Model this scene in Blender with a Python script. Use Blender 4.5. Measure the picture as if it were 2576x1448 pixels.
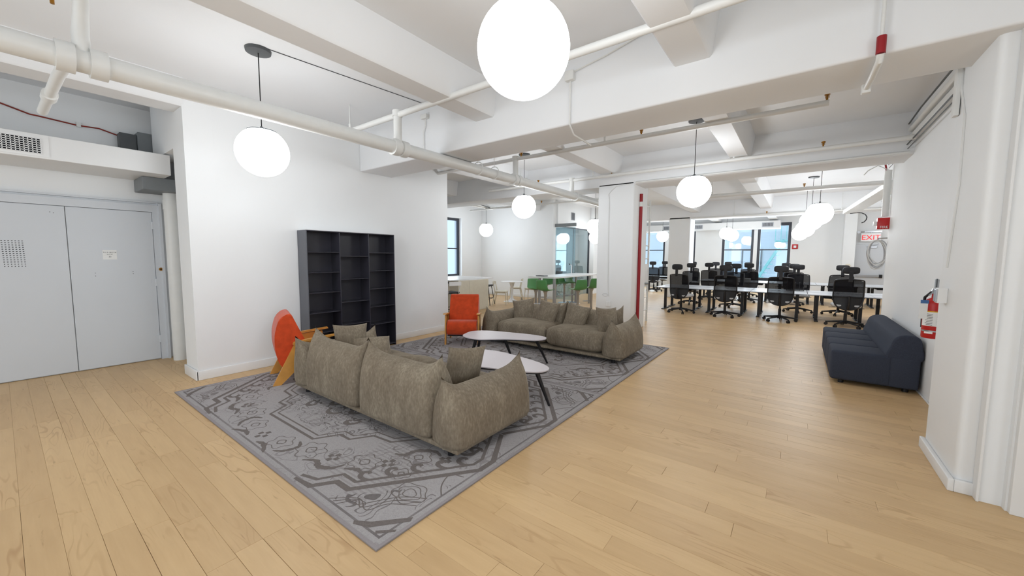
import bpy, bmesh, math, random
from mathutils import Vector, Matrix
PI = math.pi
SC = bpy.context.scene
COL = SC.collection
for o in list(bpy.data.objects): bpy.data.objects.remove(o)

# ------------------------------------------------------------------ camera
F_PX, YAW, PITCH, ROLL = 963.79, 0.641657, 0.0824703, 0.0061775
cam_d = bpy.data.cameras.new('camera'); cam = bpy.data.objects.new('camera', cam_d); COL.objects.link(cam)
cam_d.sensor_width = 36.0; cam_d.lens = 36.0 * F_PX / 2576.0; cam_d.clip_start = 0.05; cam_d.clip_end = 200
fw = Vector((-math.sin(YAW)*math.cos(PITCH), math.cos(YAW)*math.cos(PITCH), -math.sin(PITCH)))
rt = Vector((math.cos(YAW), math.sin(YAW), 0)); up = rt.cross(fw)
rt2 = math.cos(ROLL)*rt + math.sin(ROLL)*up; up2 = -math.sin(ROLL)*rt + math.cos(ROLL)*up
cam.matrix_world = Matrix(((rt2.x, up2.x, -fw.x, 0), (rt2.y, up2.y, -fw.y, 0), (rt2.z, up2.z, -fw.z, 1.62), (0, 0, 0, 1)))
SC.camera = cam
# ------------------------------------------------------------------ light
W = bpy.data.worlds.new('world'); SC.world = W; W.use_nodes = True
bg = W.node_tree.nodes['Background']; bg.inputs[0].default_value = (0.66, 0.82, 1.0, 1); bg.inputs[1].default_value = 0.85
LAMP_STRENGTH = 10.5
def area(name, loc, rot, sx, sy, power, color=(1, 1, 1)):
    d = bpy.data.lights.new(name, 'AREA'); d.shape = 'RECTANGLE'; d.size = sx; d.size_y = sy; d.energy = power; d.color = color
    o = bpy.data.objects.new(name, d); COL.objects.link(o); o.location = loc; o.rotation_euler = rot
    return o
area('added_back_fill_left', (-4.6, -4.1, 1.9), (math.radians(90), 0, 0), 2.6, 2.3, 34, (.95, .98, 1))  # unseen fill light added behind the camera, left half
area('added_back_fill_right', (-0.6, -4.1, 1.9), (math.radians(90), 0, 0), 2.6, 2.3, 30, (.95, .98, 1))  # right half of the fill added behind the camera
for nm, x in (('a', -9.3), ('b', -6.45), ('c', -4.95), ('d', -2.45), ('e', -1.0)):
    area('daylight_far_window_' + nm, (x, 21.95, 1.9), (math.radians(-90), 0, 0), 1.25, 2.5, 50, (.86, .94, 1))
area('added_side_fill', (3.5, -.6, 1.9), (0, math.radians(90), 0), 2.3, 2.8, 40, (.95, .98, 1))  # out-of-frame fill light added to brighten the left wall
area('daylight_left_window', (-11.1, 10.5, 1.95), (0, math.radians(-90), 0), 2.2, 1.4, 14, (.86, .94, 1))
SC.view_settings.view_transform = 'Standard'; SC.view_settings.look = 'None'
SC.view_settings.exposure = 0.68; SC.view_settings.gamma = 1.0; SC.view_settings.use_curve_mapping = False

# ------------------------------------------------------------------ materials
def srgb(r, g, b):
    f = lambda c: (c/255/12.92) if c/255 <= .04045 else ((c/255+.055)/1.055)**2.4
    return (f(r), f(g), f(b), 1)
def newmat(name):
    m = bpy.data.materials.new(name); m.use_nodes = True
    return m, m.node_tree.nodes, m.node_tree.links, m.node_tree.nodes['Principled BSDF']
def mat(name, col, rough=.5, metal=0, noise=0, nscale=20, bump=0, bscale=200, spec=.5, sheen=0, coat=0):
    m, N, L, P = newmat(name)
    P.inputs['Base Color'].default_value = col; P.inputs['Roughness'].default_value = rough
    P.inputs['Metallic'].default_value = metal; P.inputs['Specular IOR Level'].default_value = spec
    if sheen: P.inputs['Sheen Weight'].default_value = sheen; P.inputs['Sheen Roughness'].default_value = .4
    if coat: P.inputs['Coat Weight'].default_value = coat
    tc = N.new('ShaderNodeTexCoord')
    if noise:
        n = N.new('ShaderNodeTexNoise'); n.inputs['Scale'].default_value = nscale; n.inputs['Detail'].default_value = 4
        L.new(tc.outputs['Object'], n.inputs['Vector'])
        r = N.new('ShaderNodeValToRGB'); r.color_ramp.elements[0].position = .3; r.color_ramp.elements[1].position = .7
        r.color_ramp.elements[0].color = tuple(c*(1-noise) for c in col[:3]) + (1,)
        r.color_ramp.elements[1].color = tuple(min(1, c*(1+noise)) for c in col[:3]) + (1,)
        L.new(n.outputs['Fac'], r.inputs[0]); L.new(r.outputs[0], P.inputs['Base Color'])
    if bump:
        n = N.new('ShaderNodeTexNoise'); n.inputs['Scale'].default_value = bscale; n.inputs['Detail'].default_value = 3
        L.new(tc.outputs['Object'], n.inputs['Vector'])
        b = N.new('ShaderNodeBump'); b.inputs['Strength'].default_value = bump; b.inputs['Distance'].default_value = .003
        L.new(n.outputs['Fac'], b.inputs['Height']); L.new(b.outputs[0], P.inputs['Normal'])
    return m
M_WALL = mat('white_wall_paint', srgb(238, 239, 239), .75, noise=.012, nscale=1.2, bump=.12, bscale=60, spec=.3)
M_CEIL = mat('white_ceiling_paint', srgb(236, 237, 238), .85, noise=.015, nscale=1.0, bump=.15, bscale=30, spec=.2)
M_TRIM = mat('white_trim_gloss', srgb(232, 232, 231), .4, noise=.01, nscale=3)
M_DOOR = mat('white_door_paint', srgb(212, 216, 221), .5, noise=.015, nscale=1.5, bump=.05, bscale=40)
M_PIPE = mat('white_pipe_paint', srgb(228, 228, 225), .4, noise=.02, nscale=10)
M_RED = mat('red_enamel', srgb(190, 22, 22), .35, noise=.05, nscale=8)
M_DKRED = mat('dark_red_paint', srgb(150, 12, 24), .45, noise=.06, nscale=6)
M_BLACK = mat('black_plastic', srgb(16, 15, 20), .5, noise=.1, nscale=30)
M_BLKMET = mat('black_powder_coat', srgb(17, 16, 21), .4, noise=.1, nscale=40)
M_SHELF = mat('charcoal_shelf_metal', srgb(50, 49, 58), .34, noise=.04, nscale=5)
M_DKGREY = mat('dark_grey_metal', srgb(80, 83, 85), .45, noise=.05, nscale=10)
M_DUCT = mat('grey_duct_metal', srgb(120, 124, 126), .5, noise=.05, nscale=8)
M_STEEL = mat('brushed_steel', srgb(176, 178, 182), .32, .85, noise=.04, nscale=50)
M_BRASS = mat('brass', srgb(170, 120, 50), .35, .9, noise=.1, nscale=60)
M_ORANGE = mat('orange_velour', srgb(200, 72, 34), .85, noise=.14, nscale=14, bump=.6, bscale=300, sheen=.35, spec=.2)
M_OAK = mat('honey_oak', srgb(206, 146, 66), .4, noise=.1, nscale=9, coat=.15)
M_GREYFAB = mat('charcoal_blue_wool', srgb(62, 67, 80), .9, noise=.08, nscale=90, bump=.7, bscale=420, spec=.2)
M_LAM = mat('pale_laminate', srgb(208, 200, 203), .38, noise=.015, nscale=4)
M_DESK = mat('white_desk_laminate', srgb(212, 216, 222), .3, noise=.01, nscale=4)
M_LTGREY = mat('light_grey_fabric', srgb(190, 190, 192), .8, noise=.03, nscale=50, bump=.3)
M_GREEN = mat('green_plastic', srgb(82, 140, 82), .4, noise=.04, nscale=9)
M_CREAM = mat('cream_lacquer', srgb(220, 213, 195), .4, noise=.03, nscale=12)
M_WHITE = mat('white_lacquer', srgb(238, 238, 238), .3, noise=.01, nscale=5)
M_PAPER = mat('white_paper', srgb(240, 240, 238), .8, noise=.02, nscale=20)
M_INK = mat('black_ink', srgb(20, 20, 22), .8, noise=.05, nscale=50)
M_HOLE = mat('dark_cavity', srgb(22, 24, 30), .9, noise=.05, nscale=20)
M_WINFR = mat('dark_window_frame', srgb(58, 60, 68), .45, noise=.05, nscale=12)
M_BLUE = mat('blue_tag', srgb(70, 110, 165), .6, noise=.03, nscale=20)
M_YEL = mat('yellow_print', srgb(225, 175, 40), .6, noise=.03, nscale=20)
M_CABLE = mat('red_cable_sheath', srgb(135, 40, 24), .6, noise=.2, nscale=12)
M_SUB = mat('subfloor', srgb(92, 66, 42), .9, noise=.1, nscale=5)
M_FACADE = mat('pale_blue_facade', srgb(222, 228, 232), .9, noise=.04, nscale=.8)
M_TEAL = mat('teal_steel', srgb(150, 215, 208), .6, noise=.05, nscale=3)

def emis(name, col, s):
    m, N, L, P = newmat(name)
    P.inputs['Base Color'].default_value = col; P.inputs['Emission Color'].default_value = col; P.inputs['Emission Strength'].default_value = s
    return m
M_GLOBE = emis('lit_opal_glass', (0.93, 0.965, 1, 1), LAMP_STRENGTH)
M_EXIT = emis('lit_red_letters', srgb(225, 30, 40), .35)

def velvet():
    m, N, L, P = newmat('taupe_velvet')
    tc = N.new('ShaderNodeTexCoord')
    mp = N.new('ShaderNodeMapping'); mp.inputs['Scale'].default_value = (1, 1, .45); L.new(tc.outputs['Object'], mp.inputs[0])
    n1 = N.new('ShaderNodeTexNoise'); n1.inputs['Scale'].default_value = 5; n1.inputs['Detail'].default_value = 6; n1.inputs['Roughness'].default_value = .65
    n2 = N.new('ShaderNodeTexNoise'); n2.inputs['Scale'].default_value = 60; n2.inputs['Detail'].default_value = 4
    L.new(mp.outputs[0], n1.inputs[0]); L.new(mp.outputs[0], n2.inputs[0])
    mx = N.new('ShaderNodeMath'); mx.operation = 'MULTIPLY_ADD'; mx.inputs[1].default_value = .45; L.new(n2.outputs['Fac'], mx.inputs[0])
    m2 = N.new('ShaderNodeMath'); m2.operation = 'MULTIPLY'; m2.inputs[1].default_value = .55; L.new(n1.outputs['Fac'], m2.inputs[0]); L.new(m2.outputs[0], mx.inputs[2])
    r = N.new('ShaderNodeValToRGB'); e = r.color_ramp.elements
    e[0].position = .3; e[0].color = srgb(106, 93, 78); e[1].position = .72; e[1].color = srgb(160, 150, 131)
    k = e.new(.52); k.color = srgb(130, 119, 103)
    L.new(mx.outputs[0], r.inputs[0]); L.new(r.outputs[0], P.inputs['Base Color'])
    P.inputs['Roughness'].default_value = .85; P.inputs['Sheen Weight'].default_value = .4; P.inputs['Sheen Roughness'].default_value = .35
    P.inputs['Sheen Tint'].default_value = srgb(170, 162, 145); P.inputs['Specular IOR Level'].default_value = .2
    b = N.new('ShaderNodeBump'); b.inputs['Strength'].default_value = .35; b.inputs['Distance'].default_value = .004
    L.new(mx.outputs[0], b.inputs['Height']); L.new(b.outputs[0], P.inputs['Normal'])
    return m
M_VEL = velvet()

def wood():
    m, N, L, P = newmat('maple_plank')
    tc = N.new('ShaderNodeTexCoord'); at = N.new('ShaderNodeAttribute'); at.attribute_name = 'tone'
    sp = N.new('ShaderNodeSeparateColor'); L.new(at.outputs['Color'], sp.inputs[0])
    cb = N.new('ShaderNodeCombineXYZ')
    for i, s in ((0, 1), (1, 2)):
        q = N.new('ShaderNodeMath'); q.operation = 'MULTIPLY'; q.inputs[1].default_value = 37.0; L.new(sp.outputs[s], q.inputs[0]); L.new(q.outputs[0], cb.inputs[i])
    ad = N.new('ShaderNodeVectorMath'); L.new(tc.outputs['Object'], ad.inputs[0]); L.new(cb.outputs[0], ad.inputs[1])
    def mapn(sc):
        mp = N.new('ShaderNodeMapping'); mp.inputs['Scale'].default_value = sc; L.new(ad.outputs[0], mp.inputs[0]); return mp
    mA = mapn((1.6, 11, 1)); nA = N.new('ShaderNodeTexNoise'); nA.inputs['Scale'].default_value = 1.6; nA.inputs['Detail'].default_value = 5; L.new(mA.outputs[0], nA.inputs[0])
    mB = mapn((4, 90, 1)); nB = N.new('ShaderNodeTexNoise'); nB.inputs['Scale'].default_value = 1.0; nB.inputs['Detail'].default_value = 3; L.new(mB.outputs[0], nB.inputs[0])
    # cathedral figure: contour bands of a stretched noise, kept to patches
    mC = mapn((1.1, 6.5, 1)); nC = N.new('ShaderNodeTexNoise'); nC.inputs['Scale'].default_value = 1.0; nC.inputs['Detail'].default_value = 1.5; L.new(mC.outputs[0], nC.inputs[0])
    w = N.new('ShaderNodeMath'); w.operation = 'MULTIPLY'; w.inputs[1].default_value = 75; L.new(nC.outputs['Fac'], w.inputs[0])
    s = N.new('ShaderNodeMath'); s.operation = 'SINE'; L.new(w.outputs[0], s.inputs[0])
    mr = N.new('ShaderNodeMapRange'); mr.inputs[1].default_value = .55; mr.inputs[2].default_value = 1; L.new(s.outputs[0], mr.inputs[0])
    mD = mapn((.9, 2.2, 1)); nD = N.new('ShaderNodeTexNoise'); nD.inputs['Scale'].default_value = 1.3; L.new(mD.outputs[0], nD.inputs[0])
    mr2 = N.new('ShaderNodeMapRange'); mr2.inputs[1].default_value = .5; mr2.inputs[2].default_value = .68; L.new(nD.outputs['Fac'], mr2.inputs[0])
    mm = N.new('ShaderNodeMath'); mm.operation = 'MULTIPLY'; L.new(mr.outputs[0], mm.inputs[0]); L.new(mr2.outputs[0], mm.inputs[1])
    # dark mineral streaks
    mE = mapn((3.2, 26, 1)); nE = N.new('ShaderNodeTexNoise'); nE.inputs['Scale'].default_value = 1.2; nE.inputs['Detail'].default_value = 4; L.new(mE.outputs[0], nE.inputs[0])
    mr3 = N.new('ShaderNodeMapRange'); mr3.inputs[1].default_value = .66; mr3.inputs[2].default_value = .78; L.new(nE.outputs['Fac'], mr3.inputs[0])
    r = N.new('ShaderNodeValToRGB'); e = r.color_ramp.elements
    e[0].position = 0; e[0].color = srgb(193, 160, 117); e[1].position = 1; e[1].color = srgb(228, 196, 148)
    a1 = N.new('ShaderNodeMath'); a1.operation = 'MULTIPLY_ADD'; a1.inputs[1].default_value = .38; L.new(sp.outputs[0], a1.inputs[0])
    a2 = N.new('ShaderNodeMath'); a2.operation = 'MULTIPLY'; a2.inputs[1].default_value = .6; L.new(nA.outputs['Fac'], a2.inputs[0]); L.new(a2.outputs[0], a1.inputs[2])
    L.new(a1.outputs[0], r.inputs[0])
    def mix(c1, fac, col, amt):
        mu = N.new('ShaderNodeMath'); mu.operation = 'MULTIPLY'; mu.inputs[1].default_value = amt; L.new(fac, mu.inputs[0])
        x = N.new('ShaderNodeMix'); x.data_type = 'RGBA'; L.new(mu.outputs[0], x.inputs[0]); L.new(c1, x.inputs[6]); x.inputs[7].default_value = col; return x.outputs[2]
    c = mix(r.outputs[0], nB.outputs['Fac'], srgb(190, 150, 105), .3)
    c = mix(c, mm.outputs[0], srgb(165, 124, 82), .45)
    c = mix(c, mr3.outputs[0], srgb(130, 92, 58), .5)
    L.new(c, P.inputs['Base Color'])
    P.inputs['Roughness'].default_value = .42; P.inputs['Specular IOR Level'].default_value = .32
    b = N.new('ShaderNodeBump'); b.inputs['Strength'].default_value = .08; b.inputs['Distance'].default_value = .002
    L.new(nB.outputs['Fac'], b.inputs['Height']); L.new(b.outputs[0], P.inputs['Normal'])
    return m
M_WOOD = wood()

def rugmat():
    m, N, L, P = newmat('grey_patterned_rug')
    tc = N.new('ShaderNodeTexCoord')
    def MA(op, a, b=None, c=None):
        q = N.new('ShaderNodeMath'); q.operation = op
        for i, v in enumerate((a, b, c)):
            if v is None: continue
            if isinstance(v, (int, float)): q.inputs[i].default_value = v
            else: L.new(v, q.inputs[i])
        return q.outputs[0]
    nz = N.new('ShaderNodeTexNoise'); nz.inputs['Scale'].default_value = 7; nz.inputs['Detail'].default_value = 1; L.new(tc.outputs['Object'], nz.inputs[0])
    dv = N.new('ShaderNodeVectorMath'); dv.operation = 'MULTIPLY_ADD'; dv.inputs[1].default_value = (.07, .07, 0); L.new(nz.outputs['Color'], dv.inputs[0]); L.new(tc.outputs['Object'], dv.inputs[2])
    s0 = N.new('ShaderNodeSeparateXYZ'); L.new(tc.outputs['Object'], s0.inputs[0])
    ax = MA('ABSOLUTE', s0.outputs[0]); ay = MA('ABSOLUTE', s0.outputs[1])
    def band(v, c, w): return MA('LESS_THAN', MA('ABSOLUTE', MA('SUBTRACT', v, c)), w)
    d = MA('MULTIPLY_ADD', ax, .9, ay); d2 = MA('MULTIPLY_ADD', ax, 1.03, ay)
    ed = MA('MINIMUM', MA('SUBTRACT', 2.005, ax), MA('SUBTRACT', 1.5, ay))
    lines = band(ed, .07, .008)
    inside = MA('MULTIPLY', MA('LESS_THAN', d, 1.44), MA('LESS_THAN', ay, .97)); corner = MA('MULTIPLY', MA('GREATER_THAN', d2, 2.78), MA('GREATER_THAN', ed, .1)); mid = MA('MULTIPLY', MA('GREATER_THAN', d, 1.72), MA('LESS_THAN', d2, 2.5))
    # squiggle contours (mirror-symmetric)
    cmb = N.new('ShaderNodeCombineXYZ'); L.new(ax, cmb.inputs[0]); L.new(ay, cmb.inputs[1])
    def noise(sc, det=0.5, dist=0):
        n = N.new('ShaderNodeTexNoise'); n.inputs['Scale'].default_value = sc; n.inputs['Detail'].default_value = det; n.inputs['Distortion'].default_value = dist
        L.new(cmb.outputs[0], n.inputs[0]); return n.outputs['Fac']
    nA = noise(6.5, 1.2, .6); sq = MA('MAXIMUM', band(nA, .5, .012), MA('MAXIMUM', band(nA, .42, .010), band(nA, .58, .010)))
    nB = noise(3.6, .8, 1.1); flo = MA('MAXIMUM', band(nB, .665, .018), MA('MAXIMUM', band(nB, .585, .006), MA('MAXIMUM', band(nB, .40, .007), band(nB, .33, .016))))
    nC = noise(3.0, 2.0, .3); arc = MA('MAXIMUM', band(nC, .5, .007), MA('MAXIMUM', band(nC, .56, .006), MA('MAXIMUM', band(nC, .44, .006), band(nC, .62, .012))))
    vor = N.new('ShaderNodeTexVoronoi'); vor.inputs['Scale'].default_value = 2.1; vor.distance = 'MANHATTAN'; vor.inputs['Randomness'].default_value = .8
    L.new(cmb.outputs[0], vor.inputs[0]); dia = band(vor.outputs['Distance'], .12, .035)
    core = MA('MULTIPLY', MA('LESS_THAN', d, .75), band(MA('SINE', MA('MULTIPLY', noise(2.5, 1, .8), 34)), .6, .22))
    pat = MA('MAXIMUM', lines, MA('MULTIPLY', inside, MA('MAXIMUM', sq, core)))
    pat = MA('MAXIMUM', pat, MA('MULTIPLY', mid, MA('MULTIPLY', flo, .6)))
    pat = MA('MAXIMUM', pat, MA('MULTIPLY', corner, arc))
    # worn fade
    big = N.new('ShaderNodeTexNoise'); big.inputs['Scale'].default_value = 1.1; big.inputs['Detail'].default_value = 2; L.new(tc.outputs['Object'], big.inputs[0])
    wr = N.new('ShaderNodeMapRange'); wr.inputs[1].default_value = .32; wr.inputs[2].default_value = .6; wr.inputs[3].default_value = .35; wr.inputs[4].default_value = 1; L.new(big.outputs['Fac'], wr.inputs[0])
    pat = MA('MULTIPLY', pat, wr.outputs[0])
    stripe = MA('MULTIPLY', MA('GREATER_THAN', MA('SINE', MA('MULTIPLY', s0.outputs[1], 170)), .2), MA('GREATER_THAN', big.outputs['Fac'], .54))
    r = N.new('ShaderNodeMix'); r.data_type = 'RGBA'; r.inputs[6].default_value = srgb(170, 166, 166); r.inputs[7].default_value = srgb(108, 102, 101); L.new(pat, r.inputs[0])
    r2 = N.new('ShaderNodeMix'); r2.data_type = 'RGBA'; L.new(MA('MULTIPLY', stripe, .3), r2.inputs[0]); L.new(r.outputs[2], r2.inputs[6]); r2.inputs[7].default_value = srgb(128, 122, 121)
    fn = N.new('ShaderNodeTexNoise'); fn.inputs['Scale'].default_value = 130; fn.inputs['Detail'].default_value = 3; L.new(tc.outputs['Object'], fn.inputs[0])
    r3 = N.new('ShaderNodeMix'); r3.data_type = 'RGBA'; r3.blend_type = 'MULTIPLY'; r3.inputs[0].default_value = .35; L.new(r2.outputs[2], r3.inputs[6])
    cr = N.new('ShaderNodeValToRGB'); cr.color_ramp.elements[0].position = .3; cr.color_ramp.elements[0].color = (.55, .55, .55, 1); cr.color_ramp.elements[1].position = .6; L.new(fn.outputs['Fac'], cr.inputs[0]); L.new(cr.outputs[0], r3.inputs[7])
    bd = MA('LESS_THAN', ed, .018)
    r4 = N.new('ShaderNodeMix'); r4.data_type = 'RGBA'; L.new(bd, r4.inputs[0]); L.new(r3.outputs[2], r4.inputs[6]); r4.inputs[7].default_value = srgb(140, 134, 134)
    L.new(r4.outputs[2], P.inputs['Base Color']); P.inputs['Roughness'].default_value = .92; P.inputs['Specular IOR Level'].default_value = .15
    b = N.new('ShaderNodeBump'); b.inputs['Strength'].default_value = .5; b.inputs['Distance'].default_value = .004
    L.new(MA('SUBTRACT', MA('MULTIPLY', fn.outputs['Fac'], .6), pat), b.inputs['Height']); L.new(b.outputs[0], P.inputs['Normal'])
    return m
M_RUG = rugmat()
M_RUGB = mat('rug_binding', srgb(150, 144, 145), .9, noise=.06, nscale=200, bump=.3)

def glass(name, tint, transp, rough=.02):
    m, N, L, P = newmat(name); N.remove(P)
    t = N.new('ShaderNodeBsdfTransparent'); t.inputs[0].default_value = tint
    g = N.new('ShaderNodeBsdfGlossy'); g.inputs['Roughness'].default_value = rough; g.inputs[0].default_value = (1, 1, 1, 1)
    lw = N.new('ShaderNodeLayerWeight'); lw.inputs[0].default_value = .5
    pw = N.new('ShaderNodeMath'); pw.operation = 'POWER'; pw.inputs[1].default_value = 4.5; L.new(lw.outputs['Facing'], pw.inputs[0])
    a = N.new('ShaderNodeMath'); a.operation = 'MULTIPLY_ADD'; a.inputs[1].default_value = .8; a.inputs[2].default_value = transp; L.new(pw.outputs[0], a.inputs[0])
    x = N.new('ShaderNodeMixShader'); L.new(a.outputs[0], x.inputs[0]); L.new(t.outputs[0], x.inputs[1]); L.new(g.outputs[0], x.inputs[2])
    L.new(x.outputs[0], N['Material Output'].inputs[0]); return m
M_GLASS = glass('window_glass', (.93, .97, 1, 1), .05)
M_PART = glass('partition_glass', (.74, .83, .86, 1), .12)
def meshfab():
    m, N, L, P = newmat('black_mesh_fabric')
    P.inputs['Base Color'].default_value = srgb(11, 10, 16); P.inputs['Roughness'].default_value = .7; P.inputs['Specular IOR Level'].default_value = .15
    tc = N.new('ShaderNodeTexCoord'); w = N.new('ShaderNodeTexVoronoi'); w.inputs['Scale'].default_value = 160; L.new(tc.outputs['Object'], w.inputs[0])
    c = N.new('ShaderNodeMath'); c.operation = 'MULTIPLY_ADD'; c.inputs[1].default_value = -.1; c.inputs[2].default_value = .96; L.new(w.outputs['Distance'], c.inputs[0])
    L.new(c.outputs[0], P.inputs['Alpha']); return m
M_MESH = meshfab()

# ------------------------------------------------------------------ mesh helpers
class MB:
    def __init__(s): s.v = []; s.f = []; s.xf = Matrix.Identity(4)
    def add(s, vs, fs):
        b = len(s.v); s.v += [tuple(s.xf @ Vector(v)) for v in vs]; s.f += [tuple(b+i for i in f) for f in fs]; return s
    def box(s, x0, x1, y0, y1, z0, z1, bev=0):
        if bev <= 0:
            return s.add([(x, y, z) for z in (z0, z1) for x, y in ((x0, y0), (x1, y0), (x1, y1), (x0, y1))],
                [(3, 2, 1, 0), (4, 5, 6, 7), (0, 1, 5, 4), (1, 2, 6, 5), (2, 3, 7, 6), (3, 0, 4, 7)])
        bm = bmesh.new(); vs = [bm.verts.new(p) for p in [(x, y, z) for z in (z0, z1) for x, y in ((x0, y0), (x1, y0), (x1, y1), (x0, y1))]]
        for f in [(3, 2, 1, 0), (4, 5, 6, 7), (0, 1, 5, 4), (1, 2, 6, 5), (2, 3, 7, 6), (3, 0, 4, 7)]: bm.faces.new([vs[i] for i in f])
        bmesh.ops.bevel(bm, geom=bm.edges[:], offset=bev, segments=3, affect='EDGES', profile=.5)
        bm.verts.index_update(); r = s.add([tuple(v.co) for v in bm.verts], [tuple(v.index for v in f.verts) for f in bm.faces]); bm.free(); return r
    def beam(s, a, b, w, h, upv=(0, 0, 1)):           # rectangular bar between two points
        a = Vector(a); b = Vector(b); d = (b-a).normalized(); u = Vector(upv)
        if abs(d.dot(u)) > .95: u = Vector((0, 1, 0))
        sx = d.cross(u).normalized()*w/2; sy = sx.cross(d).normalized()*h/2
        vs = [p+i*sx+j*sy for p in (a, b) for i, j in ((-1, -1), (1, -1), (1, 1), (-1, 1))]
        return s.add(vs, [(3, 2, 1, 0), (4, 5, 6, 7), (0, 1, 5, 4), (1, 2, 6, 5), (2, 3, 7, 6), (3, 0, 4, 7)])
    def tube(s, pts, r, n=12, cap=True):
        pts = [Vector(p) for p in pts]; rs = r if isinstance(r, (list, tuple)) else [r]*len(pts); vs = []; fs = []
        u = None
        for i, p in enumerate(pts):
            d = (pts[min(i+1, len(pts)-1)] - pts[max(i-1, 0)]).normalized()
            if u is None: u = Vector((0, 0, 1)) if abs(d.z) < .9 else Vector((1, 0, 0))
            u = (u - d*u.dot(d)).normalized(); w = d.cross(u)
            for k in range(n):
                t = 2*PI*k/n; vs.append(p + rs[i]*(math.cos(t)*u + math.sin(t)*w))
        for i in range(len(pts)-1):
            for k in range(n):
                a = i*n+k; b = i*n+(k+1) % n; fs.append((a, b, b+n, a+n))
        if cap: fs += [tuple(range(n-1, -1, -1)), tuple(range((len(pts)-1)*n, len(pts)*n))]
        return s.add(vs, fs)
    def lathe(s, prof, n=24, c=(0, 0, 0), cap=True):
        vs = []; fs = []
        for r, z in prof:
            for k in range(n): t = 2*PI*k/n; vs.append((c[0]+r*math.cos(t), c[1]+r*math.sin(t), c[2]+z))
        for i in range(len(prof)-1):
            for k in range(n):
                a = i*n+k; b = i*n+(k+1) % n; fs.append((a, b, b+n, a+n))
        if cap: fs += [tuple(range(n-1, -1, -1)), tuple(range((len(prof)-1)*n, len(prof)*n))]
        return s.add(vs, fs)
    def prism(s, poly, a0, a1, axis='z'):              # polygon extruded along an axis
        n = len(poly); put = {'z': lambda p, t: (p[0], p[1], t), 'x': lambda p, t: (t, p[0], p[1]), 'y': lambda p, t: (p[0], t, p[1])}[axis]
        vs = [put(p, a0) for p in poly] + [put(p, a1) for p in poly]
        fs = [tuple(range(n-1, -1, -1)), tuple(range(n, 2*n))] + [(i, (i+1) % n, n+(i+1) % n, n+i) for i in range(n)]
        return s.add(vs, fs)
    def pad(s, c, sx, sy, sz, e1=.35, e2=.35, nu=28, nv=14):      # superellipsoid
        vs = []; fs = []; sg = lambda v, e: math.copysign(abs(v)**e, v)
        for j in range(nv+1):
            ph = -PI/2+PI*j/nv
            for i in range(nu):
                th = 2*PI*i/nu
                vs.append((c[0]+sx*sg(math.cos(ph), e1)*sg(math.cos(th), e2), c[1]+sy*sg(math.cos(ph), e1)*sg(math.sin(th), e2), c[2]+sz*sg(math.sin(ph), e1)))
        for j in range(nv):
            for i in range(nu):
                a = j*nu+i; b = j*nu+(i+1) % nu; fs.append((a, b, b+nu, a+nu))
        return s.add(vs, fs)
def fix(me):
    bm = bmesh.new(); bm.from_mesh(me); bmesh.ops.remove_doubles(bm, verts=bm.verts[:], dist=1e-5); bmesh.ops.recalc_face_normals(bm, faces=bm.faces[:]); bm.to_mesh(me); bm.free()
def build(name, mb, m, parent=None, smooth=False, loc=None, clean=True):
    me = bpy.data.meshes.new(name); me.from_pydata(mb.v, [], mb.f)
    if clean: fix(me)
    me.materials.append(m)
    if smooth:
        for p in me.polygons: p.use_smooth = True
        if smooth != 'all':
            try: me.set_sharp_from_angle(angle=math.radians(40))
            except Exception: pass
    o = bpy.data.objects.new(name, me); COL.objects.link(o)
    if loc is not None:
        o.location = loc
        for v in me.vertices: v.co -= Vector(loc)
    if parent: o.parent = parent
    return o
def tag(o, label=None, cat=None, group=None, kind=None):
    if label: o['label'] = label
    if cat: o['category'] = cat
    if group: o['group'] = group
    if kind: o['kind'] = kind
    return o
def thing(name, label, cat, loc=(0, 0, 0), rz=0, group=None):
    o = bpy.data.objects.new(name, None); COL.objects.link(o); o.location = loc; o.rotation_euler = (0, 0, rz); o.empty_display_size = .1
    return tag(o, label, cat, group)
def struct(name, mb, m, smooth=False, label=None): return tag(build(name, mb, m, None, smooth), label, None, None, 'structure')
def dup(root, loc=None, rz=None, label=None, group=None):
    def cp(o, par):
        c = o.copy(); COL.objects.link(c); c.parent = par
        for ch in list(o.children): cp(ch, c)
        return c
    r = cp(root, None)
    if loc is not None: r.location = loc
    if rz is not None: r.rotation_euler = (0, 0, rz)
    if label: r['label'] = label
    if group: r['group'] = group
    return r
rnd = random.Random(7)
def ray(px, py): return fw + rt2*(px-1288)/F_PX - up2*(py-724)/F_PX
def at_y(px, py, y):
    d = ray(px, py); return Vector((0, 0, 1.62)) + d*(y/d.y)
def at_z(px, py, z):
    d = ray(px, py); return Vector((0, 0, 1.62)) + d*((z-1.62)/d.z)

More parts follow.
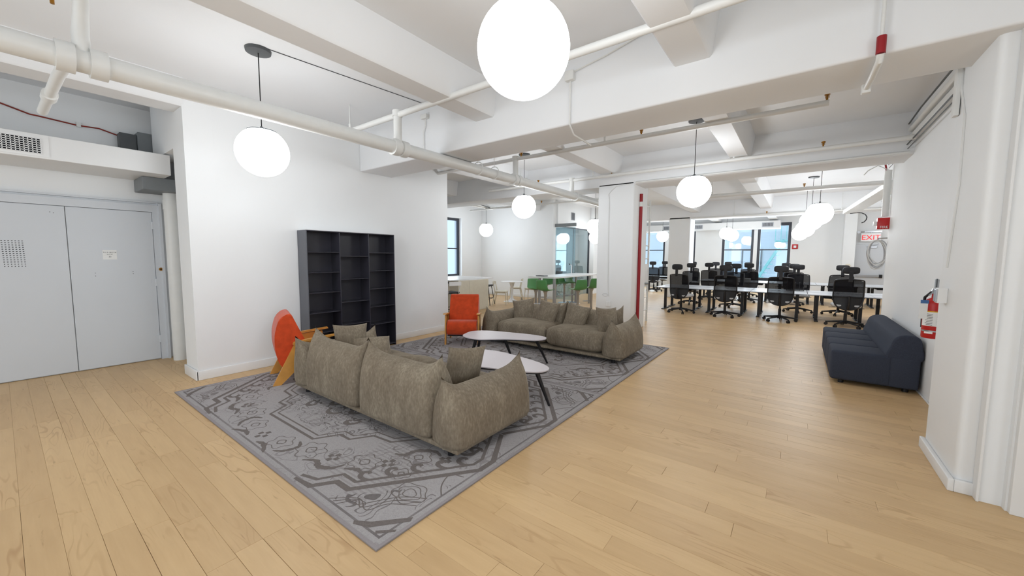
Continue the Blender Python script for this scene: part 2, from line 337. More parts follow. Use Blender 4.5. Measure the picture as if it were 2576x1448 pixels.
# ------------------------------------------------------------------ floor planks
XL, XR, YB, YF = -11.0, 6.0, -3.6, 21.5
fl = struct('floor', MB().box(XL-.4, XR, YB, YF, -.12, -.012), M_SUB, label='pale maple plank floor')
PW = .1375
def plank_mesh(items, name):
    v = []; f = []; tones = []
    for (x0, x1, y0, y1, t) in items:
        b = len(v); c = .0012
        v += [(x0, y0, -.012), (x1, y0, -.012), (x1, y1, -.012), (x0, y1, -.012), (x0, y0, -c), (x1, y0, -c), (x1, y1, -c), (x0, y1, -c),
              (x0+c, y0+c, 0), (x1-c, y0+c, 0), (x1-c, y1-c, 0), (x0+c, y1-c, 0)]
        fs = [(8, 9, 10, 11)]
        for i in range(4): j = (i+1) % 4; fs += [(i, j, 4+j, 4+i), (4+i, 4+j, 8+j, 8+i)]
        f += [tuple(b+k for k in q) for q in fs]; tones += [t]*36
    me = bpy.data.meshes.new(name); me.from_pydata(v, [], f); me.materials.append(M_WOOD)
    a = me.color_attributes.new('tone', 'FLOAT_COLOR', 'CORNER')
    for i, t in enumerate(tones): a.data[i].color = (*t, 1)
    o = bpy.data.objects.new(name, me); COL.objects.link(o); o.parent = fl; return o
near, far = [], []
ny = int((YF-YB)/PW)+1
for j in range(ny):
    y0 = -.016 + PW*(j-27); y1 = y0+PW
    if y1 < YB or y0 > YF: continue
    y1 = min(y1, YF); y0 = max(y0, YB)
    x = XL - rnd.random()*1.5
    while x < XR:
        ln = rnd.uniform(.55, 2.1); xa, xb = max(x, XL), min(x+ln, XR); x += ln
        if xb-xa < .05: continue
        g = rnd.choice((.0002, .0003, .0005, .0009)); t = (rnd.random(), rnd.random(), rnd.random())
        cx, cy = (xa+xb)/2, (y0+y1)/2; k = -cx*math.sin(YAW)+cy*math.cos(YAW); s = abs(cx*math.cos(YAW)+cy*math.sin(YAW))
        it = (xa+g, xb-g, y0+g, y1-g, t)
        under = -5.5 < xa and xb < -2.0 and 1.3 < cy < 6.9
        if k > .9 and s < k*1.5+.6 and not under: near.append((k, it))
        else: far.append(it)
near.sort(key=lambda q: q[0])
for k, it in near[:290]: plank_mesh([it], 'plank')
tag(plank_mesh([it for k, it in near[290:]]+far, 'plank_field'), kind='stuff')

# ------------------------------------------------------------------ room shell
ZC = 3.74
wl = MB()
wl.box(-6.45, -6.12, 1.75, 5.85, 0, ZC); wl.box(-6.6, -6.12, 1.45, 1.7499, 0, 2.99); wl.box(-7.65, -6.12, 1.4501, 1.7498, 2.9901, ZC)
struct('wall_left', wl, M_WALL)
struct('wall_alcove', MB().box(-8.2, -7.9, YB, 6.0, 0, ZC), M_WALL)
struct('wall_alcove_end', MB().box(-7.9, -6.45, 1.78, 2.0, 0, ZC), M_WALL)
struct('wall_behind_island', MB().box(-11.0, -8.2, 5.8, 6.0, 0, ZC), M_WALL)
# left window wall x = -11 with one opening
w = MB(); w.box(-11.4, -11.0, 5.8, 9.55, 0, ZC); w.box(-11.4, -11.0, 11.3, 12.5, 0, ZC); w.box(-11.4, -11.0, 9.55, 11.3, 0, .82); w.box(-11.4, -11.0, 9.55, 11.3, 3.13, ZC)
struct('wall_left_window', w, M_WALL)
struct('wall_kitchen', MB().box(-11.0, -7.43, 12.5, 12.72, 0, ZC), M_WALL)
struct('wall_meeting_room', MB().box(-11.2, -11.0, 12.5, YF, 0, ZC), M_WALL)
# far wall with five openings
w = MB(); wins = [(-10.15, -8.85), (-7.11, -5.82), (-5.6, -4.32), (-3.11, -1.78), (-1.63, -.35)]
xs = [-11.2] + [q for a in wins for q in a] + [XR]
for i in range(0, len(xs), 2): w.box(xs[i], xs[i+1], YF, YF+.35, 0, ZC)
for a, b in wins: w.box(a, b, YF, YF+.35, 0, .58); w.box(a, b, YF, YF+.35, 3.24, ZC)
struct('wall_far', w, M_WALL)
struct('wall_far_pilaster', MB().box(1.42, 1.80, 20.9, YF, 0, ZC), M_WALL)
w = MB(); w.box(1.25, 1.5, 4.7, 9.62, 0, ZC); struct('wall_right', w, M_WALL)
struct('wall_right_far', MB().box(XR, XR+.2, 9.4, YF, 0, ZC), M_WALL)
struct('wall_right_return', MB().box(1.5, XR, 9.4, 9.62, 0, ZC), M_WALL)
w = MB(); w.box(.95, 1.6, 3.92, 4.70, 0, ZC, .03); struct('wall_right_pier', w, M_WALL, True)
w = MB(); w.box(1.05, 1.15, 3.85, 3.919, 0, ZC); w.box(1.6001, 3.2, 3.9, 4.1, 0, ZC); w.box(1.1501, 1.6, 3.80, 3.919, 0, ZC)
struct('wall_right_front', w, M_WALL)
struct('wall_right_side', MB().box(3.0, 3.2, YB, -2.1, 0, ZC).box(3.0, 3.2, .9, 3.9, 0, ZC).box(3.0, 3.2, -2.1, .9, 0, .6).box(3.0, 3.2, -2.1, .9, 3.1, ZC), M_WALL)  # opening added out of view for the side fill light
w = MB(); w.box(-8.2, -6.0, YB-.3, YB, 0, ZC); w.box(-3.2, -2.0, YB-.3, YB, 0, ZC); w.box(.8, 3.2, YB-.3, YB, 0, ZC)
w.box(-6, -3.2, YB-.3, YB, 0, .6); w.box(-6, -3.2, YB-.3, YB, 3.1, ZC); w.box(-2, .8, YB-.3, YB, 0, .6); w.box(-2, .8, YB-.3, YB, 3.1, ZC)  # unseen openings added to let the back fill lights in
struct('wall_back', w, M_WALL)
struct('ceiling', MB().box(-11.4, XR+.2, YB-.3, YF+.35, ZC, ZC+.2), M_CEIL)
# concrete beams
Z1 = 3.05
n = 1
for (y0, y1, z, x0, x1) in ((3.81, 4.45, 3.05, -6.12, 1.3), (8.05, 8.75, 3.14, -11, 1.5), (16.3, 17.0, 3.12, -11, XR)):
    tag(build('trim_%d' % n, MB().box(x0, x1, y0, y1, z, ZC+.05, .02), M_CEIL, None, True), 'wide white concrete ceiling beam', kind='structure'); n += 1
for (x0, x1, y0, y1) in ((-3.46, -3.14, YB, 3.83), (-1.02, -.70, YB, 3.83), (-6.5, -6.12, YB, 1.47), (-3.46, -3.14, 4.43, 8.07), (-1.08, -.78, 4.43, 8.07),
                         (-5.9, -5.58, 4.43, 8.07), (-5.9, -5.58, 8.73, 16.32), (-3.46, -3.14, 8.73, 16.32), (-1.2, -.86, 8.73, 16.32), (1.9, 2.2, 9.62, 16.32), (-8.34, -8.02, 5.95, 12.55), (-3.46, -3.14, 16.98, YF), (-1.2, -.86, 16.98, YF)):
    z = 3.42 if x0 == -6.5 else 3.35
    bm_ = MB(); w2 = .05
    bm_.prism([(x0-w2, ZC+.02), (x0, z+.02), (x0+.02, z), (x1-.02, z), (x1, z+.02), (x1+w2, ZC+.02)], y0, y1, 'y')
    tag(build('trim_%d' % n, bm_, M_CEIL, None, True), 'narrow white concrete ceiling beam', kind='structure'); n += 1
# columns
struct('wall_column_near', MB().box(-3.64, -2.84, 8.05, 8.95, 0, 3.2, .02), M_WALL, True)
struct('wall_column_far', MB().box(-4.28, -3.49, 16.3, 17.1, 0, 3.2, .02), M_WALL, True)
# baseboards
def bb(name, x0, x1, y0, y1, h=.12): struct(name, MB().box(x0, x1, y0, y1, 0, h, .006), M_TRIM, True)
bb('baseboard_left', -6.12, -6.10, 1.43, 5.87); bb('baseboard_left_end', -6.62, -6.10, 1.425, 1.45, .13); bb('baseboard_left_tip', -6.62, -6.60, 1.43, 1.78, .13)
bb('baseboard_alcove', -7.75, -6.62, 1.76, 1.78); bb('baseboard_kitchen', -11.0, -7.43, 12.48, 12.5)
bb('baseboard_pier_left', .918, .95, 3.895, 4.70, .09); bb('baseboard_pier_front', .95, 1.05, 3.895, 3.92, .09)
bb('baseboard_far', -11, XR, YF-.02, YF); bb('baseboard_right', 1.235, 1.25, 4.72, 9.6, .02)
# windows
def window(idx, x0, x1, y, z0, z1, axis='y', rail=1.94, side=1):
    fr = MB(); t = .075 if axis == 'x' else .11; d0, d1 = y-.03, y+.05
    def B(mb, a, b, z0_, z1_, e=0):
        if axis == 'y': mb.box(a, b, d0+e, d1-e, z0_, z1_)
        else: mb.box(d0+e, d1-e, a, b, z0_, z1_)
    B(fr, x0, x0+t, z0, z1); B(fr, x1-t, x1, z0, z1); B(fr, x0+t, x1-t, z0, z0+t); B(fr, x0+t, x1-t, z1-t*1.3, z1)
    root = struct('window_%d' % idx, fr, M_WINFR, label='dark metal framed sash window')
    r = MB(); B(r, x0+t, x1-t, rail-.025, rail+.025, .01); build('sash_rail', r, M_WINFR, root)
    for za, zb in ((z0+t, rail-.02), (rail+.02, z1-t)):
        g = MB(); B(g, x0+t, x1-t, za, zb, .035); build('pane', g, M_GLASS, root)
    s = MB()
    if axis == 'y': s.box(x0-.02, x1+.02, y-.12, y-.03, z0-.04, z0)
    build('sill', s, M_TRIM, root) if axis == 'y' else None
for i, (a, b) in enumerate(wins): window(i+1, a, b, YF+.12, .58, 3.24, rail=2.0 if i else 1.9)
window(6, 9.55, 11.3, -11.2, .82, 3.13, axis='x', rail=1.92)
# facing facade outside
fc = thing('neighbouring_building', 'pale blue building face across the light well outside the far windows', 'building', (-4, 26, 0))
build('wall', MB().box(-10, 12, 0, .4, -1, 7), M_FACADE, fc)
for k, (x, z) in enumerate(((1.3, .6), (3.6, .6), (1.3, 3.4), (3.6, 3.4), (-2.6, .6))):
    fr = build('window', MB().box(x, x+1.0, -.06, 0, z, z+1.5), M_DUCT, fc); build('pane', MB().box(x+.08, x+.92, -.07, -.061, z+.08, z+1.42), M_BLUE if k % 2 else M_FACADE, fr)
fe = MB()
for k in range(9): fe.box(2.1+.12*k, 2.35+.12*k, -1.0, -.5, .3+.24*k, .34+.24*k)
fe.beam((2.1, -1, .3), (3.3, -1, 2.6), .05, .12); fe.beam((2.1, -.5, .3), (3.3, -.5, 2.6), .05, .12)
fe.box(2.9, 4.6, -1.1, -.05, 2.5, 2.56)
for k in range(8): fe.box(2.9+.24*k, 2.93+.24*k, -1.1, -1.07, 2.56, 3.5)
fe.box(2.9, 4.6, -1.12, -1.07, 3.5, 3.55); build('fire_escape', fe, M_TEAL, fc)

# air-conditioning box over far windows
ac = thing('window_air_duct', 'long white boxed air duct above the far windows', 'air duct', (-2.7, 21.1, 2.95))
build('casing', MB().box(-1.95, 1.95, -.3, .38, 0, .33, .01), M_TRIM, ac)
def grille(parent, x0, x1, z0, z1, y, n):
    g = MB(); build('grille_back', MB().box(x0, x1, y-.004, y, z0, z1), M_HOLE, parent)
    for i in range(n): xx = x0+(x1-x0)*(i+.5)/n; g.box(xx-.006, xx+.006, y-.02, y-.004, z0, z1)
    g.box(x0-.02, x1+.02, y-.02, y-.003, z1, z1+.02); g.box(x0-.02, x1+.02, y-.02, y-.003, z0-.02, z0); g.box(x0-.02, x0, y-.02, y-.003, z0, z1); g.box(x1, x1+.02, y-.02, y-.003, z0, z1)
    build('grille', g, M_STEEL, parent)
grille(ac, -1.52, -1.2, .08, .24, -.3, 11); grille(ac, 1.28, 1.68, .08, .24, -.3, 13)
ac2 = dup(ac, (-7.0, 21.1, 2.95), None, 'white boxed air duct above the window left of the far column'); 
# ------------------------------------------------------------------ left alcove: steel double door
dr = MB(); x = -7.9
def leaf(idx, y0, y1, lab):
    return tag(build('door_%d' % idx, MB().box(-7.9, -7.865, y0+.004, y1-.004, .012, 2.245, .003), M_DOOR), lab, kind='structure')
d1 = leaf(1, -.33, .57, 'white steel door leaf with a perforated vent'); d2 = leaf(2, .57, 1.43, 'white steel door leaf with a taped paper notice')
for z in (2.05, 1.19, .32):
    h = MB().tube([(-7.855, 1.425, z-.055), (-7.855, 1.425, z+.055)], .011, 10).box(-7.866, -7.858, 1.37, 1.425, z-.05, z+.05); build('hinge', h, M_DOOR, d2, True)
holes = MB()
for r_ in range(13):
    for c_ in range(7):
        yy = .035+.0265*c_+(.004*r_/6); zz = 1.775-.0265*r_
        wd = .0065 if r_ < 11 else .004
        holes.box(-7.8655, -7.8645, yy-wd, yy+wd, zz-.004, zz+.004)
tag(build('vent_perforations', holes, M_HOLE, d1), kind='stuff')
bo = MB()
for yy, zz in ((.80, 1.35), (.80, 1.31), (1.18, 1.36), (1.18, 1.33), (.44, 2.16), (.47, 2.15)): bo.tube([(-7.866, yy, zz), (-7.862, yy, zz)], .005, 6)
build('bolt_heads', bo, M_DKGREY, d2)
jm = MB(); jm.box(-7.9, -7.84, 1.43, 1.52, 0, 2.35); jm.box(-7.9, -7.84, -.5, 1.43, 2.25, 2.35); jm.box(-7.9, -7.80, 1.50, 1.53, 0, 2.38); jm.box(-7.9, -7.85, -.5, 1.5, 2.38, 2.40)
tag(build('trim_40', jm, M_DOOR), 'white steel door frame', kind='structure')
lk = thing('key_cylinder', 'small round brass lock cylinder on the white door frame', 'lock', (-7.84, 1.485, 1.39))
build('rim', MB().tube([(0, 0, 0), (.012, 0, 0)], .024, 16), M_BRASS, lk, True); build('plug', MB().tube([(.012, 0, 0), (.016, 0, 0)], .011, 12), M_HOLE, lk, True)
nt = thing('paper_notice', 'small white paper notice with black lettering taped to the steel door', 'notice', (-7.8645, .955, 1.54))
build('sheet', MB().box(0, .0012, -.07, .07, 0, .135), M_PAPER, nt)
def text(s, size, loc, rot, m, parent, name='lettering', ext=.0006, align='CENTER'):
    c = bpy.data.curves.new(name, 'FONT'); c.body = s; c.size = size; c.extrude = ext; c.align_x = align; c.resolution_u = 2
    t = bpy.data.objects.new(name, c); COL.objects.link(t); dg = bpy.context.evaluated_depsgraph_get()
    me = bpy.data.meshes.new_from_object(t.evaluated_get(dg)); bpy.data.objects.remove(t); me.materials.clear(); me.materials.append(m)
    o = bpy.data.objects.new(name, me); COL.objects.link(o); o.location = loc; o.rotation_euler = rot; o.parent = parent; return o
RX = (PI/2, 0, PI/2)
for s, z, sz in (('TO R 2ECTIF', .092, .024), ('A1ITW', .066, .019), ('33', .03, .028)): text(s, sz, (.0016, 0, z), RX, M_INK, nt)
# round pipe column in the alcove
pc = thing('riser_pipe', 'white floor to soffit riser pipe beside the steel door', 'pipe', (-7.6, 1.6, 0))
build('pipe', MB().tube([(0, 0, 0), (0, 0, 2.62)], .085, 24), M_PIPE, pc, True); build('coupling', MB().tube([(0, 0, 2.28), (0, 0, 2.42)], .092, 24), M_PIPE, pc, True)
# boxed air duct with grille
ad_ = thing('alcove_air_duct', 'long white boxed air duct above the steel doors', 'air duct', (-7.45, -1, 2.70))
build('casing', MB().box(-.45, .45, -2.5, 2.5, 0, .27, .006), M_TRIM, ad_)
y0, y1 = 1.0-1.9, .27+1.0; 
build('grille_frame', MB().box(.45, .458, .75, 1.43, .02, .245), M_TRIM, ad_)
build('grille_back', MB().box(.458, .460, .8, 1.37, .05, .215), M_HOLE, ad_)
g = MB()
for i in range(20): yy = .8+.57*i/19; g.box(.458, .468, yy-.004, yy+.004, .05, .215)
for i in range(8): zz = .05+.165*i/7; g.box(.458, .468, .8, 1.37, zz-.0035, zz+.0035)
build('grille', g, M_WHITE, ad_)
gd = thing('galvanised_duct', 'dark grey metal duct passing behind the boxed air duct', 'air duct', (-7.55, 1.52, 2.5))
build('lower_casing', MB().box(-.33, .2, -.26, .255, .02, .2, .01), M_DUCT, gd); build('upper_casing', MB().box(-.33, -.12, -.22, -.06, .47, .86, .01), M_DUCT, gd); build('upper_throat', MB().box(-.33, -.16, -.4, -.22, .47, .82, .01), M_DKGREY, gd)
cb_ = thing('red_cable_run', 'thin red cable strung along the upper alcove wall', 'cable', (-7.88, 0, 3.2))
pts = [(0, -.9, .38), (0, 0.0, .28), (0, .35, .17), (.01, .42, .165), (0, .75, .14), (0, .95, .15), (.01, 1.2, .08)]
build('cable', MB().tube(pts, .009, 6), M_CABLE, cb_, True); build('clip', MB().box(-.01, .02, .74, .78, .12, .18), M_PIPE, cb_)

# ------------------------------------------------------------------ ceiling pipes
PX, PZ = -4.12, 2.97
mp_ = thing('sprinkler_main_pipe', 'thick white sprinkler main running the length of the lounge ceiling', 'pipe', (PX, 0, PZ))
build('pipe', MB().tube([(0, -3.3, 0), (0, 8.6, 0), (0, 9.6, -.02)], .078, 24), M_PIPE, mp_, True)
for y in (.36, .52, 3.06, 3.18, 5.55, 5.66, 7.9): build('coupling', MB().tube([(0, y-.045, 0), (0, y+.045, 0)], .1, 24), M_PIPE, mp_, True)
for y in (4.6, 5.0): 
    ring = [(.1*math.cos(t), y-PX*0, .1*math.sin(t)+.02) for t in [2*PI*i/16 for i in range(17)]]
    build('hanger_ring', MB().tube(ring, .008, 6), M_PIPE, mp_, True); build('hanger_rod', MB().tube([(0, y, .1), (0, y, ZC-PZ)], .006, 6), M_PIPE, mp_, True)
def head(parent, p, m=M_BRASS):
    b = MB().tube([p, (p[0], p[1], p[2]+.05)], .011, 8).tube([(p[0], p[1], p[2]+.05), (p[0], p[1], p[2]+.07)], .026, 10).beam((p[0]-.016, p[1], p[2]+.02), (p[0]-.016, p[1], p[2]+.06), .006, .006).beam((p[0]+.016, p[1], p[2]+.02), (p[0]+.016, p[1], p[2]+.06), .006, .006)
    build('sprinkler_head', b, m, parent, True)
def xpipe(name, label, x0, x1, y, z, r, tees=(), hangers=(), heads=(), riser=None):
    t = thing(name, label, 'pipe', (x0, y, z)); L_ = x1-x0
    build('pipe', MB().tube([(0, 0, 0), (L_, 0, 0)], r, 16), M_PIPE, t, True)
    for a in hangers: build('hanger_rod', MB().tube([(a-x0, 0, 0), (a-x0, 0, .06), (a-x0, 0, ZC-z)], .007, 6).tube([(a-x0, 0, -.01), (a-x0, 0, .1)], .016, 8), M_PIPE, t, True)
    for a in heads: head(t, (a-x0, 0, r))
    if riser is not None: build('drop_pipe', MB().tube([(riser-x0, 0, .03), (riser-x0, 0, PZ-z+.06)], .05, 16).tube([(riser-x0, 0, -.02), (riser-x0, 0, .05)], .062, 16), M_PIPE, t, True)
    return t
xpipe('sprinkler_branch_pipe', 'white sprinkler branch pipe crossing in front of the first ceiling beam', -5.35, 2.0, 3.1, 3.37, .036, hangers=(-5.2, -3.55, -.85), heads=(-3.4,), riser=PX)
xpipe('sprinkler_branch_pipe', 'white sprinkler branch pipe just beyond the first ceiling beam', -6.3, .17, 5.6, 3.33, .033, hangers=(-5.6, -2.45, -.9), heads=(-4.0, -1.9, .15), riser=PX)
xpipe('sprinkler_branch_pipe', 'white sprinkler branch pipe in front of the second ceiling beam', -6.5, 1.2, 7.7, 3.3, .033, hangers=(-5.5, -3.62, -1.0), heads=(-3.2, -5.0, .2), riser=PX)
xpipe('cable_conduit', 'slim white double conduit on the lower face of the second ceiling beam', -2.8, 1.2, 8.032, 3.165, .02)
xpipe('sprinkler_branch_pipe', 'white sprinkler branch pipe over the open desks', -1.95, 1.9, 10.6, 3.12, .045, hangers=(-1.8,), heads=(0,))
xpipe('sprinkler_branch_pipe', 'white sprinkler branch pipe on the third ceiling beam above the desks', -3.4, 2.6, 16.22, 3.14, .03, hangers=(-2, 1), heads=(-1, 1.5))
xpipe('sprinkler_branch_pipe', 'white sprinkler branch pipe left of the near column', -9.5, -3.9, 10.2, 3.24, .03, hangers=(-7,), heads=(-6.5,))
# near-left dropped branch under the main
nb = thing('sprinkler_cross_pipe', 'white pipe assembly crossing the main at the top left corner', 'pipe', (PX, .44, PZ))
build('pipe', MB().tube([(.38, -.02, .76), (.2, 0, .40), (0.02, 0, .18), (0, 0, .0)], [.03, .035, .045, .05], 16), M_PIPE, nb, True)
build('branch', MB().tube([(-.02, -.06, .0), (-.5, -.08, .0), (-1.75, -.1, .0)], .036, 16), M_PIPE, nb, True)
build('coupling', MB().tube([(-1.05, -.09, .0), (-1.2, -.09, .0)], .05, 16), M_PIPE, nb, True)
head(nb, (-1.35, -.1, -.0), M_BRASS); head(nb, (.06, -.12, .3), M_BRASS)
# left-wall beam conduit and kitchen ducts
kd = thing('kitchen_conduit_rack', 'bundle of white conduits running over the kitchen island', 'pipe', (-8.75, 6.0, 3.3))
for k, (dx, r) in enumerate(((0, .05), (.14, .035), (-.16, .05))): build('conduit', MB().tube([(dx, 0, .02*k), (dx, 4.6, .02*k)], r, 10), M_PIPE, kd, True)
build('conduit_line', MB().tube([(.2, 0, .06), (.2, 3.2, .06), (.16, 4.4, -.05)], .012, 6), M_DKGREY, kd, True)
# red-sleeved pipe on the first beam
rp = thing('red_sleeved_pipe', 'white pipe with a dark red sleeve dropping down the first ceiling beam', 'pipe', (.375, 3.765, 3.05))
build('upper_pipe', MB().tube([(0, 0, .1), (0, 0, .69)], .012, 10), M_PIPE, rp, True); build('sleeve', MB().tube([(0, 0, -.01), (0, 0, .105)], .027, 14), M_DKRED, rp, True)
build('lower_pipe', MB().tube([(0, 0, -.01), (0, .02, -.05), (-.01, .25, -.07), (-.02, .5, -.07)], .022, 12), M_PIPE, rp, True); build('elbow', MB().box(-.05, .01, .47, .52, -.11, -.04, .008), M_PIPE, rp, True)
# conduits on the right wall
rc = thing('wall_conduit_run', 'grey and white conduits running high along the right wall', 'pipe', (1.2, 4.75, 3.3))
build('tray', MB().box(-.02, .05, 0, 4.8, .02, .1, .006), M_PIPE, rc); build('cable', MB().tube([(-.03, 0, .0), (-.03, 4.75, -.03)], .009, 6), M_DKGREY, rc, True); build('cable', MB().tube([(-.02, 0, -.06), (-.02, 4.75, -.09)], .006, 6), M_DKGREY, rc, True)
build('cable', MB().tube([(-.03, 0, .3), (-.04, 1.2, .27), (-.03, 2.6, .3), (-.03, 4.7, .22)], .01, 6), M_DKGREY, rc, True); build('upper_pipe', MB().tube([(0, 0, .2), (0, 4.8, .18)], .035, 12), M_PIPE, rc, True)
pp = thing('pier_conduit', 'thin white conduit bending down the face of the right pier', 'pipe', (.945, 4.5, 2))
build('conduit', MB().tube([(0, .12, 1.25), (0, .1, .95), (0, -.05, .7), (0, -.08, .2), (0, .02, -.45)], .008, 6), M_PIPE, pp, True)
build('trunking', MB().box(-.03, 0, .1, .17, .75, 1.32, .004), M_PIPE, pp)
ep = thing('corner_riser_pipe', 'white vertical pipe at the far end of the right wall', 'pipe', (1.2, 9.68, 0))
build('pipe', MB().tube([(0, 0, 2.38), (0, 0, 3.2)], .05, 16), M_PIPE, ep, True); build('red_wires', MB().tube([(-.02, 0, 3.15), (-.05, -.02, 3.3), (-.03, -.02, 3.45), (-.04, 0, 3.6)], .014, 8), M_DKRED, ep, True)
build('loose_wires', MB().tube([(0, -.02, 3.2), (-.15, -.03, 3.3), (-.28, -.04, 3.22), (-.33, -.02, 3.15)], .008, 6), M_PIPE, ep, True)
st = thing('alarm_strobe', 'red fire alarm strobe on the far end of the right wall', 'alarm', (1.2, 9.55, 2.25))
build('housing', MB().box(-.11, .08, -.03, .1, -.1, .1, .01), M_RED, st, True); build('lens', MB().pad((-.13, .02, 0), .03, .03, .04), M_WHITE, st, True)
text('FIRE', .06, (-.02, -.032, -.09), (PI/2, 0, 0), M_WHITE, st)
# far-right soffit duct seen beyond wall
sd = thing('far_wall_cable_tray', 'pale grey cable tray hanging beyond the right wall end', 'cable tray', (.9, 12, 2.85))
build('tray', MB().beam((.55, -1, .25), (.15, 2.2, .05), .3, .1), M_PIPE, sd); build('loose_cable', MB().tube([(.15, 2.1, .0), (.28, 2.05, .01), (.38, 2.0, -.01), (.45, 1.95, -.06), (.48, 1.92, -.13), (.47, 1.9, -.2), (.43, 1.9, -.26), (.38, 1.9, -.28)], .012, 6), M_BLACK, sd, True)

# column details
rpipe = thing('red_standpipe', 'slim red pipe running down the side of the near column', 'pipe', (-2.81, 8.42, 0))
build('pipe', MB().tube([(0, 0, .0), (0, 0, 2.72)], .034, 14), M_DKRED, rpipe, True); build('pipe_top', MB().tube([(0, 0, 2.80), (0, 0, 2.98)], .034, 14), M_DKRED, rpipe, True); build('coupling', MB().tube([(0, 0, 2.71), (0, 0, 2.81)], .042, 14), M_PIPE, rpipe, True)
cc = thing('column_conduit', 'thin conduit down the front of the near column to a double socket', 'conduit', (-3.38, 8.045, .55))
build('conduit', MB().tube([(0.04, -.005, .2), (.02, -.005, .5), (0, -.005, 1.6), (.0, -.005, 2.3), (-.02, -.005, 2.42), (.05, -.005, 2.5), (.15, -.005, 2.58), (.5, -.005, 2.6)], .006, 6), M_PIPE, cc, True)
build('socket_plate', MB().box(-.02, .1, -.008, 0, -.03, .09, .004), M_PAPER, cc); build('socket_plate', MB().box(-.017, .038, -.014, -.006, -.022, .082, .003), M_TRIM, cc); build('socket_plate', MB().box(.042, .097, -.014, -.006, -.022, .082, .003), M_TRIM, cc)
ring = [(-.04+.06*math.cos(t), -.004, .23+.03*math.sin(t)) for t in [2*PI*i/20 for i in range(21)]]
build('cable_loop', MB().tube(ring, .003, 5), M_LTGREY, cc, True)
ld = thing('white_ladder', 'narrow white ladder standing against the side of the near column', 'ladder', (-3.04, 9.4, 0))
build('rail', MB().box(-.02, .02, 0, .03, 0, 3.02), M_PIPE, ld); build('rail', MB().box(-.02, .02, .37, .40, 0, 3.02), M_PIPE, ld)
for k in range(9): build('rung', MB().tube([(0, .03, .3+.32*k), (0, .37, .3+.32*k)], .011, 8), M_PIPE, ld, True)
build('hook', MB().tube([(.03, .02, .98), (.03, .3, .96)], .02, 8), M_DKGREY, ld, True); build('side_plate', MB().box(.0, .01, .03, .37, 1.0, 1.45), M_TRIM, ld)

# exit door, sign, alarm, cable coil
ex = tag(build('door_3', MB().box(1.83, 2.8, 21.42, 21.48, .01, 2.2, .004), M_DOOR), 'white exit door with a push bar', kind='structure')
build('push_bar', MB().box(1.92, 2.7, 21.34, 21.38, .86, .95, .008), M_STEEL, ex); build('bar_end', MB().box(2.62, 2.72, 21.33, 21.42, .84, .97, .008), M_BLACK, ex); build('closer', MB().box(2.2, 2.5, 21.36, 21.42, 2.05, 2.13, .008), M_STEEL, ex)
build('closer_arm', MB().beam((2.35, 21.38, 2.13), (2.55, 21.42, 2.22), .02, .02), M_STEEL, ex)
es = thing('exit_sign', 'white EXIT sign with red letters above the push-bar door', 'exit sign', (2.28, 21.3, 2.48))
build('panel', MB().box(-.3, .3, -.02, .02, -.17, .17, .006), M_WHITE, es); text('EXIT', .28, (0, -.024, -.1), (PI/2, 0, 0), M_EXIT, es, ext=.004)
build('mount', MB().tube([(0, 0, .17), (0, 0, .26)], .03, 10).box(-.2, .32, -.03, .03, .2, .26), M_STEEL, es); build('emergency_lamp', MB().tube([(-.38, -.06, .22), (-.38, .0, .22)], .06, 14).tube([(-.38, 0, .22), (-.15, 0, .22)], .015, 8), M_STEEL, es, True)
fa = thing('fire_alarm_pull', 'small red framed wall alarm right of the far windows', 'alarm', (-.19, 21.46, 2.13))
build('frame', MB().box(-.11, .11, 0, .04, -.11, .11, .02), M_RED, fa, True); build('button', MB().box(-.05, .05, -.01, .0, -.05, .05, .01), M_WHITE, fa, True)
bl = thing('alarm_bell', 'faded round bell on the far pilaster', 'bell', (1.6, 20.88, 1.3))
build('gong', MB().tube([(0, 0, 0), (0, -.02, 0), (0, -.05, 0)], [.1, .1, .05], 18), M_CREAM, bl, True); build('striker', MB().tube([(0, -.05, 0), (0, -.07, 0)], .03, 10), M_DKRED, bl, True)
cl = thing('cable_coil', 'large loose coil of white cable hung at the end of the right wall', 'cable', (1.14, 9.72, 1.72))
for k in range(8):
    a = rnd.uniform(.10, .15); b = rnd.uniform(.2, .27); ph = rnd.uniform(-.25, .25); oy = rnd.uniform(-.03, .03)
    pts = [(a*math.cos(t)*math.cos(ph)+b*math.sin(t)*math.sin(ph), oy, -a*math.cos(t)*math.sin(ph)+b*math.sin(t)*math.cos(ph)-b+.24) for t in [2*PI*i/24 for i in range(25)]]
    build('loop', MB().tube(pts, .008, 6), M_LTGREY if k % 3 else M_PIPE, cl, True)
build('hook', MB().tube([(0, 0, .25), (0, 0, .27), (.13, -.12, .27)], .01, 6), M_STEEL, cl, True)
kv = thing('kitchen_vent', 'small grey grille high on the wall above the glass partition', 'vent', (-7.36, 13.9, 3.22), PI/2); grille(kv, -.12, .12, -.13, .13, 0, 7)

